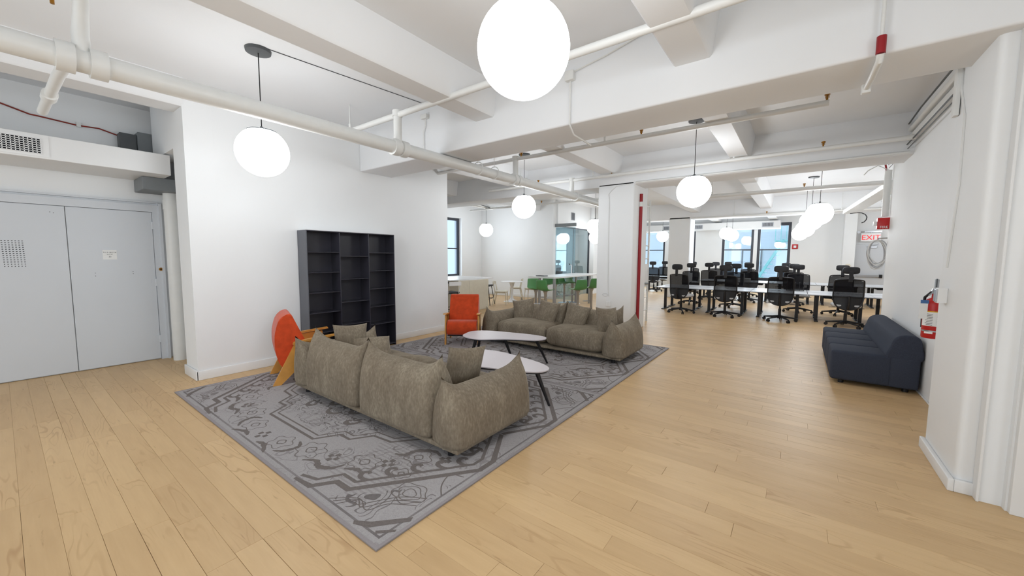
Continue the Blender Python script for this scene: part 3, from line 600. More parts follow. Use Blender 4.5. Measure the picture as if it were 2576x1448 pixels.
# ------------------------------------------------------------------ pendant lamps
def lamp_master(p, label):
    D = .25; t = thing('globe_pendant_lamp', label, 'pendant lamp', p, 0, 'white glass globe pendant lamps')
    prof = []
    for i in range(1, 25):
        a = -PI/2 + (PI/2+math.radians(58))*i/24; prof.append((D*math.cos(a), D*math.sin(a)))
    prof = [(.004, -D)] + prof
    build('globe', MB().lathe(prof, 40), M_GLOBE, t, 'all')
    zt = D*math.sin(math.radians(58)); rr = D*math.cos(math.radians(58))
    build('cap', MB().lathe([(rr+.004, zt-.004), (rr+.004, zt+.008), (rr-.02, zt+.014), (.02, zt+.02), (.015, zt+.05), (.004, zt+.055)], 32), M_DKGREY, t, True)
    return t
lamp = None
LAMPS = [((-1.262, 1.78, 2.738), 'largest globe pendant, nearest the camera at the top of the frame'), ((-4.617, 1.75, 2.701), 'globe pendant hanging in front of the left wall above the armchair'),
 ((-4.705, 6.7, 2.667), 'globe pendant hanging just above the far taupe sofa, below the main pipe'), ((-1.385, 6.6, 2.653), 'globe pendant between the near column and the right wall, beyond the first beam'),
 ((-9.27, 10.8, 2.579), 'small globe pendant in the kitchen corner near the left window'), ((-5.059, 11.0, 2.537), 'globe pendant half hidden by the left edge of the near column'),
 ((-6.7, 14.6, 2.40), 'lower small globe pendant behind the left edge of the near column'), ((.30, 11, 2.608), 'nearest globe of the receding row over the right desks'),
 ((.191, 12.9, 2.592), 'second globe of the receding row over the right desks'), ((.089, 15, 2.513), 'third globe of the receding row over the right desks'), ((-.037, 17.6, 2.519), 'farthest globe of the receding row over the right desks'),
 ((-4.879, 17.6, 2.543), 'small globe pendant beside the far column, in front of a window'), ((2.35, 14.3, 2.6), 'added globe pendant, unseen beyond the right wall, nearer one'), ((2.95, 19.2, 2.6), 'added globe pendant, unseen beyond the right wall, farther one'),  # last two on this line are unseen, added to brighten the exit wall
 ((-2.36, 17.3, 2.58), 'left of two overlapping small globes before the far windows'), ((-2.35, 18.8, 2.56), 'right of two overlapping small globes before the far windows')]
for i, (p, lab) in enumerate(LAMPS):
    if lamp is None: lamp = lamp_master(p, lab); t = lamp
    else:
        t = thing('globe_pendant_lamp', lab, 'pendant lamp', p, 0, 'white glass globe pendant lamps')
        for ch in list(lamp.children):
            if ch.name.split('.')[0] in ('globe', 'cap'): c = ch.copy(); COL.objects.link(c); c.parent = t
    zt = ZC-p[2]
    build('cord', MB().tube([(0, 0, .25), (0, 0, zt-.01)], .005, 6), M_BLACK, t, True)
    build('canopy', MB().lathe([(.09, zt-.035), (.115, zt-.03), (.12, zt-.005), (.12, zt)], 24), M_DKGREY, t, True)
    if i == 1: build('ceiling_cable', MB().tube([(.1, 0, zt-.005), (.3, 2.0, zt-.005)], .004, 5), M_DKGREY, t, True)
jb = thing('junction_box', 'white junction box with a conduit on the first beam by the big lamp', 'junction box', at_y(1435, 192, 3.79))
build('box', MB().box(-.05, .05, -.04, .02, -.05, .05, .006), M_PIPE, jb); build('conduit', MB().tube([(0, 0, -.05), (0, 0, -.5), (.0, .1, -.58), (.04, .45, -.62)], .01, 6), M_PIPE, jb, True)
build('upper_conduit', MB().tube([(.05, 0, .04), (.4, 0, .1), (.9, 0, .22), (1.0, -.1, .3), (.9, -.6, .38), (.6, -1.6, .38)], .008, 6), M_PIPE, jb, True)
jb2 = thing('junction_box', 'small white junction box with a conduit on the first beam near its left end', 'junction box', at_y(1070, 294, 3.79))
build('box', MB().box(-.06, .06, -.04, .02, -.03, .03, .006), M_PIPE, jb2); build('conduit', MB().tube([(0, 0, -.03), (0, 0, -.12), (-.04, 0, -.2), (-.04, 0, -.5)], .007, 6), M_PIPE, jb2, True)

# ------------------------------------------------------------------ rugs
M_RUGD = mat('dark_rug_pile', srgb(118, 111, 108), .95, noise=.12, nscale=120, bump=.5, bscale=300, spec=.1)
def catmull(p, k=7):
    out = []
    for i in range(len(p)-1):
        p0 = p[max(i-1, 0)]; p1 = p[i]; p2 = p[i+1]; p3 = p[min(i+2, len(p)-1)]
        for j in range(k):
            t = j/k; out.append(tuple(.5*((2*p1[c])+(-p0[c]+p2[c])*t+(2*p0[c]-5*p1[c]+4*p2[c]-p3[c])*t*t+(-p0[c]+3*p1[c]-3*p2[c]+p3[c])*t**3) for c in (0, 1)))
    return out+[p[-1]]
def ribbon_figure():
    V = []; Fc = []; zc = [0]
    def rib(p, w, closed=False):
        n = len(p); ws = w if isinstance(w, list) else [w]*n; zc[0] += 1; z = .0113+.00003*(zc[0] % 37)
        for sx, sy in ((1, 1), (-1, 1), (-1, -1), (1, -1)):
            b = len(V)
            for i in range(n):
                a = Vector(p[i-1 if (i or closed) else 0]); c = Vector(p[(i+1) % n if closed else min(i+1, n-1)]); m = Vector(p[i])
                d1 = (m-a).normalized() if (m-a).length > 1e-6 else (c-m).normalized(); d2 = (c-m).normalized() if (c-m).length > 1e-6 else d1
                t = (d1+d2); t = t.normalized() if t.length > 1e-6 else d1; nn = Vector((-t.y, t.x)); k = min(1.8, 1/max(.4, nn.dot(Vector((-d1.y, d1.x)))))
                for q in (1, -1): e = m+nn*q*ws[i]/2*k; V.append((sx*min(1.97, max(0, e.x)), sy*min(1.46, max(0, e.y)), z))
            for i in range(n if closed else n-1):
                j = (i+1) % n; f = (b+2*i, b+2*i+1, b+2*j+1, b+2*j); Fc.append(f if sx*sy > 0 else f[::-1])
    fr = [(.93, 1.46), (1.12, 1.43), (1.22, 1.29), (1.37, 1.29), (1.93, .56), (1.93, .40), (1.70, .0)]
    rib(fr, .045); rib([(.93, 1.40), (1.08, 1.36), (1.17, 1.21), (1.33, 1.21), (1.84, .53), (1.84, .43), (1.60, .0)], .028)
    me_ = [(0, 1.08), (.44, 1.08), (.55, .89), (.70, .89), (.81, .72), (1.03, .70), (1.45, .2), (1.45, 0)]
    rib(me_, .026); rib([(0, 1.02), (.41, 1.02), (.52, .83), (.67, .83), (.78, .66), (1.0, .64), (1.39, .17), (1.39, 0)], .016)
    def hook(x, y, ang, sc=1, flip=1):
        pts = [(0, 0), (.05, .035), (.07, .085), (.045, .125), (.005, .12), (-.005, .09)]
        ca, sa = math.cos(ang), math.sin(ang); P_ = catmull([(x+sc*(u*flip*ca-v*sa), y+sc*(u*flip*sa+v*ca)) for u, v in pts], 4)
        rib(P_, [sc*(.045-.03*abs(i/len(P_)-.45)) for i in range(len(P_))])
    for t in (.1, .32, .54, .76, .95): hook(1.33+(1.84-1.33)*t, 1.21+(.53-1.21)*t, math.radians(127), .9)
    for t in (.15, .45, .75): hook(1.80-.2*t, .40-.40*t, math.radians(60), .8, -1)
    def wavy(cx, cy, rx, ry, nl, amp, w, ph=0):
        rib([(cx+rx*(1+amp*math.cos(nl*a+ph))*math.cos(a), cy+ry*(1+amp*math.cos(nl*a+ph))*math.sin(a)) for a in [2*PI*i/48 for i in range(48)]], w, True)
    for (cx, cy, r_, nl) in ((.62, 1.18, .13, 6), (.28, 1.27, .11, 5), (1.14, 1.02, .12, 6), (1.42, .72, .11, 5), (1.62, .36, .10, 6), (1.5, .95, .07, 4)):
        wavy(cx, cy, r_, r_*.85, nl, .16, .007, cx*5); wavy(cx, cy, r_*.35, r_*.3, 4, .08, .01)
    for (cx, cy, sc) in ((0.0, 1.31, .055), (.88, 1.13, .05), (1.30, .92, .05), (1.62, .62, .045)):
        for a, b in ((1, 0), (-1, 0), (0, 1), (0, -1)):
            x, y = cx+a*sc*.8, cy+b*sc*.8
            if x >= 0: rib([(x-.02, y), (x+.02, y)], .04)
    for pts, w in (([(.72, 1.30), (.82, 1.24), (.92, 1.27), (1.02, 1.22), (1.05, 1.14)], .035), ([(.40, 1.17), (.48, 1.22), (.46, 1.32), (.38, 1.38)], .03), ([(1.22, .80), (1.30, .76), (1.33, .66), (1.45, .58), (1.55, .60)], .035),
                   ([(1.10, 1.17), (1.18, 1.12), (1.27, 1.12)], .03), ([(1.62, .48), (1.72, .44), (1.72, .30)], .03), ([(.10, 1.40), (.2, 1.38), (.35, 1.44)], .03), ([(1.3, .45), (1.42, .42), (1.5, .3), (1.52, .15)], .022)):
        P_ = catmull(pts, 6); rib(P_, [w*(.45+.9*math.sin(PI*i/(len(P_)-1))*(1+.35*math.sin(i*2.1))) for i in range(len(P_))])
    for k in range(3):
        o = .045*k; rib(catmull([(1.36+o, 1.42), (1.52, 1.30+o*.3), (1.66-o, 1.34), (1.72, 1.22-o), (1.88, 1.12-o)], 6), .008)
        wavy(1.74, 1.06, .05+.04*k, .04+.03*k, 3+k, .1, .007)
    rib(catmull([(1.93, .95), (1.84, .86), (1.80, .74), (1.90, .70)], 6), .01); rib([(1.97, 1.22), (1.80, 1.40), (1.70, 1.46)], .05); rib([(1.97, 1.34), (1.88, 1.42)], .025)
    # centre rosette
    for r_ in (.14, .24, .36): wavy(0, 0, r_*1.5, r_, 8, .12, .03 if r_ < .3 else .014)
    for (x, y, a) in ((.25, .45, 1), (.5, .3, .4), (.7, .15, .1), (.1, .62, 1.5), (.85, .35, .5), (.45, .62, 1.1)): hook(x, y, a, 1.1)
    me = bpy.data.meshes.new('woven_figure'); me.from_pydata(V, [], Fc); me.materials.append(M_RUGD); return me
FIG = ribbon_figure()
def rug(y0, y1, label, rot):
    r = MB(); sx = 2.005; sy = (y1-y0)/2
    o = build('area_rug', MB().box(-sx, sx, -sy, sy, 0, .011, .003), M_RUG); o.location = (-3.775, (y0+y1)/2, 0.0005); o.rotation_euler = (0, 0, rot); tag(o, label, 'rug', 'grey patterned rugs laid end to end')
    f = bpy.data.objects.new('woven_figure', FIG); COL.objects.link(f); f.parent = o; tag(f, kind='stuff')
    bd = MB()
    for x0, x1, ya, yb in ((-sx, -sx+.022, -sy, sy), (sx-.022, sx, -sy, sy), (-sx+.022, sx-.022, -sy, -sy+.022), (-sx+.022, sx-.022, sy-.022, sy)): bd.box(x0, x1, ya, yb, .0105, .0128)
    build('binding', bd, M_LTGREY if False else M_RUGB, o)
rug(1.14, 4.135, 'grey patterned rug nearer the camera, under the sofa seen from behind', 0)
rug(4.145, 7.06, 'grey patterned rug farther from the camera, under the front-facing sofa', PI)

# ------------------------------------------------------------------ sofas
def cushion(w, h, t, horn=.09, dip=.03, top_pinch=1, side=.03, lean=0, n=26, hb=None):
    """upright pillow: x width, z height, y thickness, pointed top corners, closed rounded base"""
    vs = []; fs = []; m = n
    for s in (-1, 1):
        for j in range(m+1):
            v = j/m
            for i in range(n+1):
                u = -1+2*i/n
                bul = 1 + side*math.sin(PI*min(1, v*1.05)) - .015*(max(0, .1-v)/.1)**2
                xx = w/2*u*bul
                ht = h - dip*(1-u*u) + horn*abs(u)**7 + horn*.25*abs(u)**3
                if hb: ht += hb*(u+1)/2
                zz = ht*v
                a = max(0, 1-abs(u)**(15-12.5*v))**.45
                b = max(0, 1-v**4.5)**.62
                c = max(0, 1-(1-v)**50)**.5
                yy = s*t/2*a*b*(c*.93 + .07*(v > 0)*(v < 1)) + lean*v*v
                vs.append((xx, yy, zz))
    k = (n+1)*(m+1)
    for s in range(2):
        for j in range(m):
            for i in range(n):
                a = s*k+j*(n+1)+i; q = (a, a+1, a+n+2, a+n+1); fs.append(q if s == 0 else q[::-1])
    return vs, fs
def throw_mesh(sz=.46, t=.17, n=20):
    vs = []; fs = []
    for s in (-1, 1):
        for j in range(n+1):
            for i in range(n+1):
                u = -1+2*i/n; v = -1+2*j/n
                x = sz/2*u*(1-.10*(1-v*v)*abs(u)**1.5); z = sz/2*v*(1-.10*(1-u*u)*abs(v)**1.5)
                y = s*t/2*(max(0, 1-abs(u)**2.6)*max(0, 1-abs(v)**2.6))**.55 + .006*math.sin(7*u+3*v)*(1-u*u)*(1-v*v)
                vs.append((x, y, z))
    k = (n+1)**2
    for s in range(2):
        for j in range(n):
            for i in range(n):
                a = s*k+j*(n+1)+i; q = (a, a+1, a+n+2, a+n+1); fs.append(q if s == 0 else q[::-1])
    return vs, fs
def sofa(label):
    """local frame: origin floor centre of back edge; seat opens towards +y; x -1.36..1.36, y 0..1.03"""
    t = thing('velvet_sofa', label, 'sofa', (0, 0, 0), 0, 'pair of taupe velvet sofas')
    build('plinth', MB().box(-1.35, 1.35, .035, 1.0, .07, .11, .012), M_VEL, t, True)
    for x in (-1.2, 1.2):
        for y in (.12, .9): build('foot', MB().tube([(x, y, 0), (x, y, .08)], .03, 12), M_BLACK, t, True)
    for s in (-1, 1):
        vs, fs = cushion(1.06, .575, .40, horn=.105, dip=-.01, side=.015, lean=-.03)
        m = MB(); m.xf = Matrix.Translation((s*.53, .19, .095)); m.add(vs, fs); build('back_cushion', m, M_VEL, t, 'all')
        m = MB(); m.pad((s*.53, .60, .275), .535, .40, .17, .45, .3, 40, 18); build('seat_cushion', m, M_VEL, t, 'all')
        vs, fs = cushion(1.04, .475, .36, horn=.095, dip=.0, side=.015)
        m = MB(); m.xf = Matrix.Translation((s*1.215, .52, .09)) @ Matrix.Rotation(PI/2, 4, 'Z'); m.add(vs, fs); build('armrest', m, M_VEL, t, 'all')
    return t
s1 = sofa('taupe velvet sofa seen from behind, nearest the camera'); s1.location = (-3.38, 1.99, .011)
s2 = dup(s1, (-3.39, 6.42, .011), PI, 'taupe velvet sofa facing the camera at the far end of the rugs')
tm = MB(); v_, f_ = throw_mesh(); tm.add(v_, f_)
tp = None
def throw(loc, rot, label, sc=1):
    global tp
    if tp is None: o = tp = build('throw_pillow', tm, M_VEL, None, 'all')
    else: o = tp.copy(); COL.objects.link(o)
    o.location = loc; o.rotation_euler = tuple(math.radians(a) for a in rot); o.scale = (sc, sc, sc); tag(o, label, 'pillow', 'taupe velvet throw pillows')
throw((-4.25, 6.08, .57), (-16, -10, 16), 'leftmost taupe throw pillow on the front-facing sofa')
throw((-3.68, 6.02, .58), (-20, 6, -6), 'taupe throw pillow left of centre on the front-facing sofa')
throw((-3.07, 6.0, .57), (-22, 8, -8), 'taupe throw pillow right of centre on the front-facing sofa')
throw((-2.44, 5.85, .58), (-12, 4, 68), 'rightmost taupe throw pillow leaning on the arm of the front-facing sofa')
throw((-2.46, 2.55, .585), (10, 6, 76), 'upright taupe throw pillow at the right arm of the sofa seen from behind', .9)
throw((-4.26, 2.48, .59), (-12, 4, 84), 'upright taupe throw pillow at the left end of the sofa seen from behind', .92)
throw((-3.98, 2.58, .50), (-58, 0, 64), 'slumped taupe throw pillow at the left end of the sofa seen from behind')
throw((-3.18, 2.62, .475), (72, 0, 12), 'flat taupe throw pillow in the middle of the sofa seen from behind')

# ------------------------------------------------------------------ coffee tables
def smooth_poly(p, k=6):
    out = []; n = len(p)
    for i in range(n):
        p0, p1, p2, p3 = p[i-1], p[i], p[(i+1) % n], p[(i+2) % n]
        for j in range(k):
            t = j/k
            out.append(tuple(.5*((2*p1[c])+(-p0[c]+p2[c])*t+(2*p0[c]-5*p1[c]+4*p2[c]-p3[c])*t*t+(-p0[c]+3*p1[c]-3*p2[c]+p3[c])*t**3) for c in (0, 1)))
    return out
def table(name, label, z, pts, legs):
    cx = sum(p[0] for p in pts)/len(pts); cy = sum(p[1] for p in pts)/len(pts)
    t = thing(name, label, 'coffee table', (cx, cy, .011), 0, 'low organic coffee tables'); z -= .011
    P = smooth_poly([(a-cx, b-cy) for a, b in pts]); build('table_top', MB().prism(P, z-.012, z), M_LAM, t, True)
    Q = [(a*.985, b*.985) for a, b in P]; build('underside', MB().prism(Q, z-.026, z-.012), M_BLACK, t, True)
    for (a, b, c, d) in legs: build('leg', MB().tube([(a-cx, b-cy, z-.02), (c-cx, d-cy, 0)], [.026, .013], 12), M_BLACK, t, True)
table('kidney_coffee_table', 'pale kidney-shaped coffee table nearer the front-facing sofa', .45,
    [(-4.0, 4.18), (-4.04, 4.39), (-3.86, 4.57), (-3.47, 4.68), (-3.15, 4.74), (-2.92, 4.72), (-2.84, 4.60), (-2.9, 4.46), (-3.05, 4.38), (-3.26, 4.27), (-3.42, 4.13), (-3.55, 4.01), (-3.75, 3.98), (-3.92, 4.04)],
    [(-3.02, 4.62, -2.97, 4.88), (-3.45, 4.42, -3.36, 4.56), (-3.72, 4.12, -3.80, 4.02), (-3.86, 4.36, -4.02, 4.46)])
table('teardrop_coffee_table', 'pale teardrop-shaped coffee table nearer the back-facing sofa', .40,
    [(-3.36, 3.30), (-3.41, 3.47), (-3.4, 3.6), (-3.28, 3.74), (-2.99, 3.79), (-2.57, 3.73), (-2.28, 3.65), (-2.13, 3.54), (-2.12, 3.42), (-2.2, 3.32), (-2.38, 3.24), (-2.66, 3.16), (-2.93, 3.1), (-3.2, 3.14)],
    [(-2.2, 3.4, -2.08, 3.47), (-2.9, 3.25, -2.9, 3.12), (-3.2, 3.5, -3.34, 3.6)])

# ------------------------------------------------------------------ orange armchairs  (local: faces +y, x across)
def armchair(label):
    t = thing('orange_lounge_chair', label, 'armchair', (0, 0, 0), 0, 'orange armchairs with oak frames')
    def slab(poly, w, name):
        m = MB(); bm = bmesh.new(); n = len(poly)
        L0 = [bm.verts.new((-w/2, p[0], p[1])) for p in poly]; L1 = [bm.verts.new((w/2, p[0], p[1])) for p in poly]
        bm.faces.new(L0[::-1]); bm.faces.new(L1)
        for i in range(n): bm.faces.new((L0[i], L0[(i+1) % n], L1[(i+1) % n], L1[i]))
        ed = [e for e in bm.edges if abs(e.verts[0].co.x-e.verts[1].co.x) < 1e-6]
        bmesh.ops.bevel(bm, geom=ed, offset=.022, segments=3, affect='EDGES', profile=.6)
        bm.verts.index_update(); m.add([tuple(v.co) for v in bm.verts], [tuple(v.index for v in f.verts) for f in bm.faces]); bm.free()
        build(name, m, M_ORANGE, t, True)
    back = smooth_poly([(-.22, .87), (-.30, .81), (-.345, .68), (-.36, .55), (-.35, .40), (-.31, .25), (-.21, .15), (-.04, .13), (-.0, .30), (.01, .44), (-.03, .54), (-.09, .68), (-.14, .80), (-.17, .865)], 4)
    slab(back, .54, 'backrest')
    seat = smooth_poly([(-.12, .16), (.05, .15), (.24, .17), (.30, .20), (.33, .30), (.30, .40), (.20, .43), (.05, .42), (-.08, .38), (-.13, .28)], 4)
    slab(seat, .54, 'seat')
    for s in (-1, 1):
        m = MB(); x0, x1 = (s*.285, s*.312) if s > 0 else (-.312, -.285)
        m.prism([(-.15, .50), (.22, .53), (.14, .42), (-.02, .28), (-.31, .0), (-.40, .0)], x0, x1, 'x'); build('rear_leg', m, M_OAK, t)
        m = MB(); m.prism([(.06, .52), (.26, .53), (.31, 0), (.26, 0), (.17, .33)], x0, x1, 'x'); build('front_leg', m, M_OAK, t)
        m = MB(); pl = [(-.17, .49), (-.16, .52), (0, .545), (.2, .565), (.33, .575), (.34, .555), (.2, .54), (0, .52)]
        m.prism(pl, s*.30-.028, s*.30+.028, 'x'); build('armrest', m, M_OAK, t)
    build('cross_rail', MB().box(-.29, .29, .08, .12, .12, .16), M_BLACK, t)
    return t
a1 = armchair('orange armchair seen from the side, between the near sofa and the bookcase'); a1.location = (-5.254, 2.395, .011); a1.rotation_euler = (0, 0, math.radians(-18))
a2 = dup(a1, (-5.02, 5.20, .011), math.radians(180+37), 'orange armchair facing the camera, beyond the bookcase and left of the far sofa')

# ------------------------------------------------------------------ bookcase
bk = thing('bookcase', 'tall charcoal open bookcase with three columns of shelves against the left wall', 'bookcase', (-6.10, 2.73, 0))
YS = [0, .51, 1.02, 1.54]; DX = .27; HT = 1.99
build('back_panel', MB().box(0, .01, .0, 1.54, .0, HT), M_SHELF, bk)
M_SHELF_LIT = mat('shelf_side_lit', srgb(92, 94, 100), .42, noise=.03, nscale=5)  # lighter copy of the shelf metal, side's reflected light put into the colour
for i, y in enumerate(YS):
    yy = [0, .51, 1.02, 1.526][i]; build('side_panel' if i in (0, 3) else 'divider', MB().box(.01, DX, yy, yy+.014, 0, HT, .002), M_SHELF_LIT if i == 0 else M_SHELF, bk)
build('top_edge', MB().box(.0, DX+.001, -.001, 1.541, HT, HT+.006), M_TRIM, bk)
build('top_panel', MB().box(.01, DX, .014, 1.526, HT-.014, HT, .002), M_SHELF, bk); build('base_panel', MB().box(.01, DX, .014, 1.526, .03, .05, .002), M_SHELF, bk)
for c, zs in enumerate(([1.67, 1.36, 1.05, .74, .43], [1.61, 1.24, .87, .50], [1.67, 1.36, 1.05, .74, .43])):
    for z in zs: build('shelf', MB().box(.01, DX-.006, YS[c]+.014 if c else .014, YS[c+1], z-.012, z, .002), M_SHELF, bk)

# ------------------------------------------------------------------ grey sofa
gs = thing('grey_bench_sofa', 'charcoal blue wool sofa with channelled seat against the right wall', 'sofa', (.4, 6.44, 0))
for k in range(4):
    y0 = .54*k; build('seat_section', MB().box(0, .58 if k else .58, y0+.002, y0+.538, .05, .435, .035), M_GREYFAB, gs, True)
build('rear_base', MB().box(.55, .82, .0, 2.16, .05, .43, .03), M_GREYFAB, gs, True)
m = MB(); prof = smooth_poly([(.53, .40), (.55, .56), (.585, .66), (.65, .70), (.74, .705), (.80, .67), (.825, .58), (.825, .40)], 4); m.prism(prof, 0.005, 2.155, 'y')
me_o = build('backrest', m, M_GREYFAB, gs, True); bv = me_o.modifiers.new('round', 'BEVEL'); bv.width = .02; bv.segments = 3; bv.limit_method = 'ANGLE'; bv.angle_limit = math.radians(50)
for x in (.12, .72):
    for y in (.1, 2.05): build('foot', MB().tube([(x, y, 0), (x, y, .055)], .03, 12), M_BLACK, gs, True)

# ------------------------------------------------------------------ fire extinguisher
fx = thing('fire_extinguisher', 'red fire extinguisher with printed label hung beside the right pier', 'fire extinguisher', (1.15, 5.78, .80))
build('cylinder', MB().lathe([(.04, -.004), (.078, 0), (.083, .015), (.083, .34), (.078, .375), (.055, .405), (.03, .42), (.028, .46)], 28), M_RED, fx, True)
def wrap(z0, z1, a0, a1, m_, r=.0842, name='label_band'):
    vs = []; fs = []; n_ = 14
    for i in range(n_+1):
        a = math.radians(a0+(a1-a0)*i/n_); vs += [(r*math.cos(a), r*math.sin(a), z0), (r*math.cos(a), r*math.sin(a), z1)]
    for i in range(n_): fs.append((2*i, 2*i+2, 2*i+3, 2*i+1))
    return build(name, MB().add(vs, fs), m_, fx, 'all')
wrap(.13, .28, 190, 350, M_PAPER); wrap(.275, .285, 200, 330, M_YEL, .0846); wrap(.07, .085, 190, 350, M_STEEL, .0844, 'strap'); wrap(.05, .07, 215, 260, M_PAPER)
for k in range(8): wrap(.14+.016*k, .144+.016*k, 215 if k % 2 else 222, 255, M_INK, .0848, 'label_print'); 
for k in range(6): wrap(.15+.018*k, .153+.018*k, 275, 318-4*(k % 3), M_INK, .0848, 'label_print')
build('valve', MB().tube([(0, 0, .45), (0, 0, .50)], .022, 12).beam((-.03, 0, .5), (.09, 0, .47), .022, .03), M_STEEL, fx, True)
build('carry_handle', MB().beam((-.05, 0, .44), (.0, 0, .51), .022, .012).beam((-.0, 0, .51), (.09, -.01, .455), .024, .01), M_STEEL, fx); build('squeeze_lever', MB().box(-.015, .015, -.008, .008, .51, .61), M_STEEL, fx)
build('inspection_tag', MB().box(-.12, -.06, -.06, -.056, .20, .38), M_PAPER, fx); build('tag_header', MB().box(-.115, -.055, -.062, -.0555, .36, .395), M_BLUE, fx)
build('hose', MB().tube([(-.03, 0, .48), (-.07, .03, .42), (-.075, .05, .3), (-.07, .05, .1)], .012, 8), M_BLACK, fx, True)
br = thing('door_magnet_bracket', 'small white metal bracket on the right pier next to the extinguisher', 'bracket', (.915, 4.5, 1.3))
build('body', MB().box(-.02, .035, -.05, .03, -.03, .09, .004), M_TRIM, br); build('face_plate', MB().box(-.03, -.018, -.045, .02, -.02, .08, .003), M_STEEL, br); build('key', MB().box(-.02, -.012, .02, .03, .09, .16), M_DKGREY, br)

# ------------------------------------------------------------------ right foreground casing
tag(build('trim_41', MB().box(1.16, 1.24, 3.76, 3.82, 0, 2.6, .004), M_TRIM), 'white door casing at the right edge', kind='structure')
tag(build('trim_42', MB().box(1.16, 2.6, 3.74, 3.82, 2.35, 2.5, .004), M_TRIM), 'white lintel over the right edge opening', kind='structure')
tag(build('trim_43', MB().box(1.035, 1.0499, 3.83, 3.915, 0, ZC, .004), M_TRIM), 'white vertical moulding on the right pier', kind='structure')

# ------------------------------------------------------------------ desks and task chairs
def desk_master(label, group, wd=1.25, dp=.7, h=.70):
    t = thing('office_desk', label, 'desk', (0, 0, 0), 0, group)
    build('desk_top', MB().box(-wd/2+.002, wd/2-.002, 0, dp, h-.018, h), M_DESK, t); build('edge_band', MB().box(-wd/2+.002, wd/2-.002, .001, dp-.001, h-.028, h-.018), M_BLACK, t)
    for s in (-1, 1):
        x = s*(wd/2-.2); l = MB().box(x-.035, x+.035, .30, .37, .03, h-.028); build('leg', l, M_BLKMET, t); build('foot', MB().box(x-.04, x+.04, .03, .64, 0, .03, .008), M_BLKMET, t); build('top_bracket', MB().box(x-.03, x+.03, .05, .62, h-.06, h-.028), M_BLKMET, t)
    build('cable_tray', MB().box(-.3, .3, .45, .6, h-.12, h-.1).box(-.3, .3, .6, .605, h-.12, h-.05), M_BLKMET, t)
    build('grommet', MB().lathe([(.03, h), (.03, h+.003)], 12, (0, dp-.1, 0)), M_DKGREY, t)
    return t
ords = ['first', 'second', 'third', 'fourth', 'fifth']
dm = None
def desk(x, y, rz, label, group):
    global dm
    if dm is None: dm = desk_master(label, group); dm.location = (x, y, 0); dm.rotation_euler = (0, 0, rz)
    else: dup(dm, (x, y, 0), rz, label, group)
for i in range(5):
    x = -2.93+1.26*i
    desk(x, 12.35, 0, 'white desk, %s from the left along the near side of the near row' % ords[i], 'white office desks'); desk(x, 13.83, PI, 'white desk, %s from the left along the far side of the near row' % ords[i], 'white office desks')
    desk(x+.3, 16.9, 0, 'white desk, %s from the left along the near side of the far row' % ords[i], 'white office desks'); desk(x+.3, 18.38, PI, 'white desk, %s from the left along the far side of the far row' % ords[i], 'white office desks')
for i in range(2): desk(-6.35+1.26*i, 19.0, 0, 'white desk, %s from the left in the corner group by the far-left window' % ords[i], 'white office desks')

